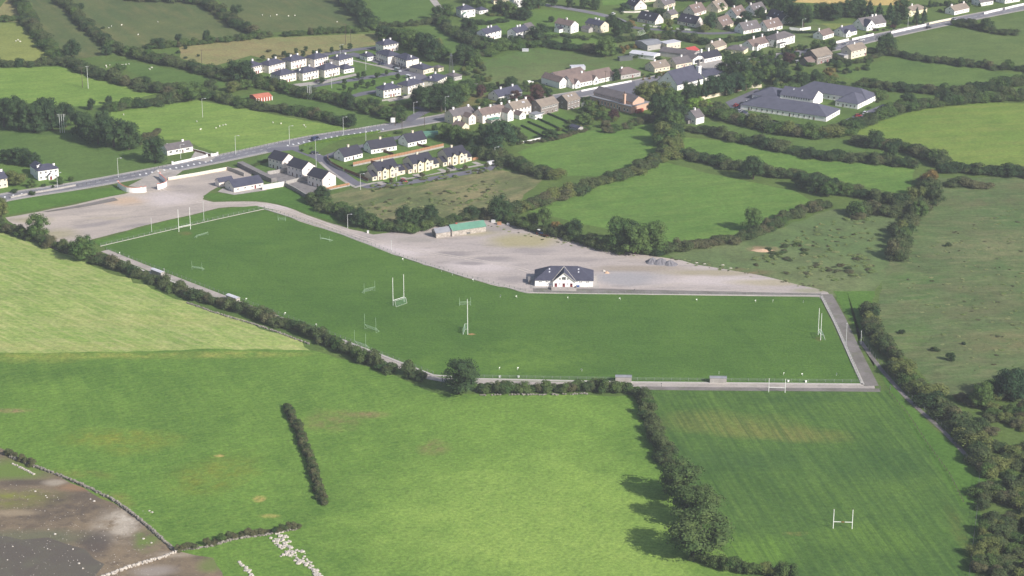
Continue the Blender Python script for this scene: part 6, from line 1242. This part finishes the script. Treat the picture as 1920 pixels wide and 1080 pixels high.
# ------------------------------------------------------------------ lamps, poles, sign, mast
def lamp(px, py, h, label, arm=1.6, mat='lightpole', group=None, rz=0.0):
    t = empty('street_lamp', P(px, py), rz, label, 'street lamp', group)
    MB().tube((0,0,0),(0,0,h),.13,.08,8).build('pole', mat, t)
    if arm: MB().tube((0,0,h),(arm,0,h+.25),.06,.05,6).build('arm', mat, t)
    MB().box(arm-.1,arm+.75,-.16,.16,h+.16,h+.34).box(arm,arm+.65,-.12,.12,h+.1,h+.16).build('lamp_head', 'whitesheet', t)
for px, py, h, lab in [(222,333,10.5,'street lamp by the green paddock fence'),(339,298,8,'street lamp on the bungalow lawn'),(442,290,10.5,'street lamp right of the bungalow gate'),(543,271,10.5,'street lamp left of the blue van'),(644,254,10.5,'street lamp right of the blue van'),(380,220,11,'tall lamp standing alone in the roadside pasture'),(108,352,8,'street lamp before the white farmhouse'),(592,290,8.5,'lamp on the traffic island'),(686,264,8,'lamp beside the clipped island hedge'),(593,314,7,'lamp opposite the middle gabled house'),(676,356,8.5,'lamp at the estate road bend'),(743,340,8,'lamp before the left yellow fronted pair'),(928,303,8,'lamp at the turning head'),(835,216,11,'tall lamp by the junction clump'),(776,214,7,'lamp at the side road mouth'),(622,166,7,'lamp on the estate green'),(638,104,7,'lamp on the back estate road'),(686,132,7,'lamp on the estate street'),(1702,54,8,'lamp by the white far road wall'),(1504,58,8,'lamp beside the dormer belt'),(652,428,7,'lamp pole beside the gravel track')]:
    lamp(px, py, h, lab)
def post_pole(px, py, h, label, name='floodlight_pole', mat='lightpole', cat='pole', r=.11): 
    t = empty(name, P(px, py), 0, label, cat); MB().tube((0,0,0),(0,0,h),r,r*.7,8).build('pole', mat, t); MB().box(-.2,.2,-.1,.1,h-.1,h+.15).build('cap', mat, t)
post_pole(284.5,435,7,'thin steel pole behind the far left goal, left one'); post_pole(382.5,415,10,'thin steel pole behind the far left goal, right one'); post_pole(1586,648,10,'steel pole on the path at the right end of the pitch'); post_pole(1614,646,6,'short steel pole beside the thicket path'); post_pole(734,470,5,'thin pole on the yard railing')
post_pole(1190,546,0.9,'little dark post on the yard edge', 'marker_post','darksteel','post'); post_pole(1240,726,1.6,'black post on the track below the pitch','marker_post','darksteel','post'); post_pole(1650,732,1.6,'black gate post at the track corner','marker_post','darksteel','post',.15); post_pole(1669,731,1.6,'black gate post beside the training pitch','marker_post','darksteel','post',.15)
def utility(px, py, h, label, arms=1, mat='polewood'):
    t = empty('utility_pole', P(px, py), 0, label, 'utility pole'); MB().tube((0,0,0),(0,0,h),.18,.11,8).build('pole', mat, t)
    for k in range(arms): MB().box(-1.1,1.1,-.07,.07,h-.5-k*.8,h-.36-k*.8).build('crossarm', mat, t)
    for x in (-.9,0,.9): MB().tube((x,0,h-.36),(x,0,h-.1),.06,.05,5).build('insulator', 'darksteel', t)
utility(155,164.5,13,'dark wooden pole in the bright field, left of two'); utility(165.5,166,14,'pale wooden pole in the bright field, right of two', mat='lightpole')
for x, lab in ((577,'left'),(580.5,'middle'),(583.5,'right')): utility(x,186,9,f'thin pole of the group above the red barn, {lab} one', 1, 'lightpole')
utility(648,84,14,'tall dark pole in the tan rough field, left of two'); utility(658,83,10,'short dark pole in the tan rough field, right of two'); utility(378.5,119,9,'lone pole at the edge of the tan rough field')
for i, x in enumerate((113,117,121)): utility(x,249,11,f'bare pole standing before the dark wood, {ordinal(i)} from the left', 2, 'lightpole')
utility(754,250,9,'pole by the island hedge end'); utility(796,238,8,'dark pole at the road junction'); utility(741,236,8,'pole beside the white junction sign'); utility(1135,160,9,'pole in front of the school')
t = empty('road_sign', P(737,234), .15, 'white square road sign near the junction', 'sign'); MB().tube((-.9,0,0),(-.9,0,3),.07,.07,6).build('post','darksteel',t); MB().tube((.9,0,0),(.9,0,3),.07,.07,6).build('post','darksteel',t); MB().box(-1.4,1.4,-.1,-.04,1.4,4.2).build('sign_board','whitepaint',t)
t = empty('lattice_mast', P(846,137), .3, 'grey lattice mast beside the estate trees', 'mast'); H = 11
for sx in (-1,1):
    for sy in (-1,1): MB().tube((sx*1.3,sy*1.3,0),(sx*.5,sy*.5,H),.1,.08,5).build('leg','darksteel',t)
mb = MB(); n = 7
for k in range(n):
    z0, z1 = H*k/n, H*(k+1)/n; w0, w1 = 1.3-.8*k/n, 1.3-.8*(k+1)/n
    for (ax, ay, bx, by) in ((-1,-1,1,-1),(1,-1,1,1),(1,1,-1,1),(-1,1,-1,-1)): mb.tube((ax*w0,ay*w0,z0),(bx*w1,by*w1,z1),.05,.05,4).tube((bx*w0,by*w0,z0),(ax*w1,ay*w1,z1),.05,.05,4)
mb.build('bracing','darksteel',t); MB().box(-.9,.9,-.9,.9,H,H+.2).box(-.3,.3,-.3,.3,H+.2,H+1.6).build('platform','darksteel',t)
# ------------------------------------------------------------------ vehicles
def smoothprof(p): return p
def car_meshes(L, W, H, hood, van=False):
    z1 = H*.56; h = L/2
    body = MB().extr([(-h,0,.28),(h,0,.28),(h,0,z1*.78),(h-.1,0,z1*.9),(h-hood*L,0,z1),(-h+.08,0,z1),(-h,0,z1*.8)], (0,-W/2,0), (0,W/2,0)).mesh('car_body','car_white')
    f, r = (h-hood*L*.95, -h+.1); tf, tr = (f-(.25 if van else .55), r+(.06 if van else .35))
    gl = MB(); w0, w1 = W/2-.04, W/2-.2; n = 0
    gl.v = [(r,-w0,z1),(f,-w0,z1),(f,w0,z1),(r,w0,z1),(tr,-w1,H-.05),(tf,-w1,H-.05),(tf,w1,H-.05),(tr,w1,H-.05)]
    for q in ((0,1,5,4),(1,2,6,5),(2,3,7,6),(3,0,4,7)): gl.f.append(q); gl.m.append(0)
    rf = MB().box(tr-.03,tf+.03,-w1-.02,w1+.02,H-.06,H)
    if van: rf.box(r,(r+tf)*.4,-w0-.01,w0+.01,z1,H-.06)
    return body, gl.mesh('car_windows','carglass'), rf.mesh('car_roof','car_white')
CARM = {'car': car_meshes(4.3,1.75,1.48,.25), 'van': car_meshes(5.2,2.0,2.2,.2,True)}
WH = MB().tube((0,-.1,0),(0,.1,0),.32,.32,12,0).tube((0,-.11,0),(0,.11,0),.18,.18,8,1).mesh('wheel_unit',['tyre','steel'])
LT = MB().box(-.03,.03,-.14,.14,-.08,.08).mesh('lamp_unit','whitesheet')
def car(kind, px, py, rz, paint, label, group=None):
    L, W = (4.3,1.75) if kind == 'car' else (5.2,2.0); b, g_, r_ = CARM[kind]
    t = empty('parked_car' if kind == 'car' else 'van', P(px,py,.14), rz, label, kind, group); place('body', b, t, mat='car_'+paint); place('window', g_, t); place('roof', r_, t, mat='car_'+paint)
    for sx in (-1,1):
        for sy in (-1,1): place('wheel', WH, t, (sx*L*.31, sy*(W/2-.08), .32))
        place('headlight', LT, t, (L/2, sx*W*.36, .62))
RD = lambda a, b: ang(a, b)
car('van',592,263,RD((560,270),(640,253)),'navy','dark blue van driving on the main road')
car('car',757,341,RD((757,338),(768,342)),'red','red car in front of the left yellow fronted pair'); car('car',847,315,RD((847,313),(858,317)),'black','dark car in front of the right yellow fronted pair')
car('van',922,309,RD((900,312),(940,305)),'white','white van at the turning head'); car('car',803,255,.3,'white','white car behind the right white semi'); car('car',590,288,.2,'black','dark car parked on the traffic island')
car('van',746,134,RD((740,131),(760,138)),'silver','silver van on the estate street, left of two'); car('van',767,147,RD((740,131),(760,138)),'white','white van on the estate street, right of two')
for i, (x, y, p) in enumerate([(597,153,'black'),(606,152,'navy'),(716,121,'navy'),(743,127,'black'),(757,129,'black'),(750,184,'black'),(760,182,'navy')]): car('car',x,y,.6,p,f'dark car parked on the far hip roofed estate, {ordinal(sorted([597,606,716,743,757,750,760]).index(x))} from the left')
for x, y, p, lab in [(1404,193,'white','white car in the home car park, nearest the wall'),(1392,196,'black','black car in the home car park'),(1380,199,'red','red car in the home car park, left side'),(1396,212,'navy','dark blue car at the front corner of the home'),(1387,210,'silver','silver car at the front corner of the home'),(1609,218,'red','red car at the right end of the home'),(1622,213,'white','white car at the right end of the home'),(1346,197,'black','black car on the home drive, left of two'),(1329,200,'navy','dark blue car on the home drive by the garden'),(1586,83,'silver','silver car on the far road beside the two storey house'),(1615,76,'white','white car on the far road by the wall'),(1741,53,'black','black car on the far road below the wall'),(1495,117,'white','white car beside the grey stone pair'),(1344,140,'black','black car before the shop forecourt'),(1030,158,'navy','dark car at the school gable'),(1150,27,'white','white car on the top centre lane'),(1790,37,'silver','silver car by the yellow road wall'),(1490,100,'navy','dark car behind the large hip roofed house')]:
    car('car',x,y,RV.uniform(0,1.2),p,lab)
# tractor with a trailer
t = empty('tractor', P(1012,440), ang((1000,436),(1026,444)), 'blue tractor with white cab roof at the yard edge', 'tractor')
MB().box(.2,2.2,-.45,.45,.9,1.6).box(-1.0,.3,-.6,.6,.7,1.3).build('body','car_blue',t); MB().box(-1.0,.3,-.65,.65,1.3,2.4).build('cab_window','carglass',t); MB().box(-1.15,.45,-.75,.75,2.4,2.6).build('cab_roof','whitepaint',t); MB().tube((1.5,.3,1.6),(1.5,.3,2.5),.06,.06,6).build('exhaust','darksteel',t)
for x, r, w_ in ((-.7,.85,.25),(1.7,.55,.18)):
    for s in (-1,1): MB().tube((x,s*.75,r),(x,s*(.75+w_*2),r),r,r,14,0).tube((x,s*.74,r),(x,s*(.76+w_*2),r),r*.5,r*.5,10,1).build('wheel',['tyre','redpaint'],t)
t = empty('farm_trailer', P(1022,444), ang((1000,436),(1026,444)), 'rusty low farm trailer behind the tractor', 'trailer'); MB().box(-1.6,1.6,-.9,.9,.7,.85).box(-1.6,1.6,-.9,-.82,.85,1.3).box(-1.6,1.6,.82,.9,.85,1.3).build('bed','browndoor',t); MB().tube((-1.6,0,.75),(-2.8,0,.6),.06,.06,5).build('drawbar','darksteel',t)
for s in (-1,1): MB().tube((.2,s*.7,.42),(.2,s*.95,.42),.42,.42,12).build('wheel','tyre',t)
# small boat on the ground by the allotments
bm_ = MB(); prof = [(-3,.9),(-1.5,1.1),(1,1.05),(2.4,.6),(3.2,.05)]
for i in range(len(prof)-1):
    (x0,w0),(x1,w1) = prof[i], prof[i+1]
    for s in (-1,1): bm_.poly([(x0,s*w0,1.2),(x1,s*w1,1.3),(x1,s*w1*.4,.35),(x0,s*w0*.5,.3)][::s]); 
    bm_.poly([(x0,-w0,1.2),(x1,-w1,1.3),(x1,w1,1.3),(x0,w0,1.2)]); bm_.poly([(x0,w0*.5,.3),(x1,w1*.4,.35),(x1,-w1*.4,.35),(x0,-w0*.5,.3)])
bm_.poly([(-3,-.9,1.2),(-3,.9,1.2),(-3,.45,.3),(-3,-.45,.3)])
t = empty('boat', P(991,157), .3, 'white boat laid up beside the allotment field', 'boat'); bm_.build('hull','whitepaint',t); MB().box(-.6,1.2,-.6,.6,1.25,1.9).build('cabin','whitepaint',t); MB().box(-1.5,-1.2,-.7,.7,0,.45).box(1,1.3,-.5,.5,0,.5).build('chocks','browntimber',t)
# ------------------------------------------------------------------ sheep
mb = MB(); prof = [(-.62,.10,.62),(-.55,.28,.62),(-.2,.36,.62),(.25,.34,.64),(.5,.24,.68),(.62,.13,.78),(.8,.12,.86),(.98,.07,.78)]; n = 8
for (x, r, z) in prof:
    for i in range(n): a = 6.283*i/n; mb.v.append((x, math.cos(a)*r*.85, z+math.sin(a)*r))
for k in range(len(prof)-1):
    for i in range(n): j = (i+1)%n; mb.f.append((k*n+i,k*n+j,(k+1)*n+j,(k+1)*n+i)); mb.m.append(1 if k >= 5 else 0)
mb.f += [tuple(range(n-1,-1,-1)), tuple((len(prof)-1)*n+i for i in range(n))]; mb.m += [0,1]
for x in (-.4,.35):
    for s in (-.16,.16): mb.tube((x,s,.45),(x,s,0),.07,.045,5,1)
mb.tube((.86,.09,.9),(.84,.22,.88),.045,.02,4,1).tube((.86,-.09,.9),(.84,-.22,.88),.045,.02,4,1); SHEEP = mb.mesh('sheep_body',['wool','wool'])
for where, spots in (('in the large grey green pasture',[(204,52),(209,49),(259,65),(296,41),(228,47),(632,41),(492,28),(507,30),(519,28),(541,30),(553,29)]), ('in the small flock pasture',[(199,123),(206,122),(221,121),(229,122),(236,121),(242,120),(281,130),(285,127),(200,126)]), ('in the bright roadside pasture',[(232,215),(376,243),(405,240),(412,237),(418,235),(423,234),(512,230),(527,232),(570,235),(573,238),(369,228)]), ('in the pale left strip field',[(30,77),(38,78),(34,75)])):
    for i, (x, y) in enumerate(sorted(spots)): s = RV.uniform(.75,.95); tag(place('sheep', SHEEP, None, P(x,y+1,.06), RV.random()*6.28, (s,s,s)), f'white sheep grazing {where}, {ordinal(i)} from left', 'sheep', 'sheep ' + where)
for x, y in [(233,241),(238,240),(350,232)]: tag(place('cow', SHEEP, None, P(x,y+1,.03), RV.random()*6.28, (1.9,1.7,1.7), {0:'tyre',1:'tyre'}), 'small black cow in the roadside pasture', 'cow', 'black cattle in the roadside pasture') if False else None
# bits and pieces
def crate(px, py, L, W, H, mat, label, name='storage_box', cat='box'):
    t = MB().box(-L/2,L/2,-W/2,W/2,0,H*.85).box(-L/2-.08,L/2+.08,-W/2-.08,W/2+.08,H*.85,H).build(name, mat); t.location = P(px,py); t.rotation_euler = (0,0,0 if L < 1 < W else RV.uniform(-.4,.4)); tag(t, label, cat)
crate(1083.5,538.5,1.4,.9,.9,'car_blue','blue bin beside the clubhouse terrace','bin','bin'); crate(992,529,.9,5,2.0,'block','dark upright panel wall left of the clubhouse','screen_panel','screen')
crate(936,421,2,1.6,1.3,'timber','orange machine at the back of the yard','machine','machine'); crate(925,417,1.8,1.4,1.2,'car_white','white tank at the back of the yard','tank','tank'); crate(953,422,1.2,1.0,1.0,'car_white','white tub at the back of the yard','tub','tub')
crate(779,434,.8,.8,1.6,'whitepaint','white gate pillar at the yard hedge','gate_pillar','pillar'); crate(690,437,.8,.8,1.2,'whitepaint','small white cabinet beside the gravel track','cabinet','cabinet'); crate(1316,461,2,1.2,1,'car_white','white trough near the scrub hedge','trough','trough'); crate(1616,404,2.2,1.2,1,'car_white','white feeder on the scrub ground','feeder','feeder')
crate(1172,113,9,3.2,2.6,'darksteel','long black container beside the allotments','container','container'); crate(808,256,8,5,2.6,'greensheet','grey green lean to behind the right white semi','lean_to','shed'); crate(985,96,4,2,1.6,'whitesheet','pale junk pile by the allotment hedge','junk_pile','junk'); crate(1083,130,9,5,2.4,'whitesheet','flat white cabin behind the school','cabin','cabin')
for i,(x,y) in enumerate([(937,708),(972,708),(1478,716),(1511,717)]): crate(x,y,.7,.5,.8,'whitepaint',f'small white box on the near pitch railing, {ordinal(i)} from the left')
# ------------------------------------------------------------------ haze: one box of thin air round everything
hz = MB().box(-22600,22600,-22600,22600,-1.0,360).build('haze', M['white']); hz.data.materials.clear()
hm = bpy.data.materials.new('thin_haze'); hm.use_nodes = True; n_ = hm.node_tree; n_.nodes.remove(n_.nodes['Principled BSDF'])
pv = n_.nodes.new('ShaderNodeVolumePrincipled'); pv.inputs['Color'].default_value = (.86,.90,1.0,1); pv.inputs['Density'].default_value = 0.00010; pv.inputs['Anisotropy'].default_value = .1
n_.links.new(pv.outputs[0], n_.nodes['Material Output'].inputs['Volume']); hz.data.materials.append(hm); tag(hz, 'thin pale haze over the countryside', 'haze', None, 'stuff')
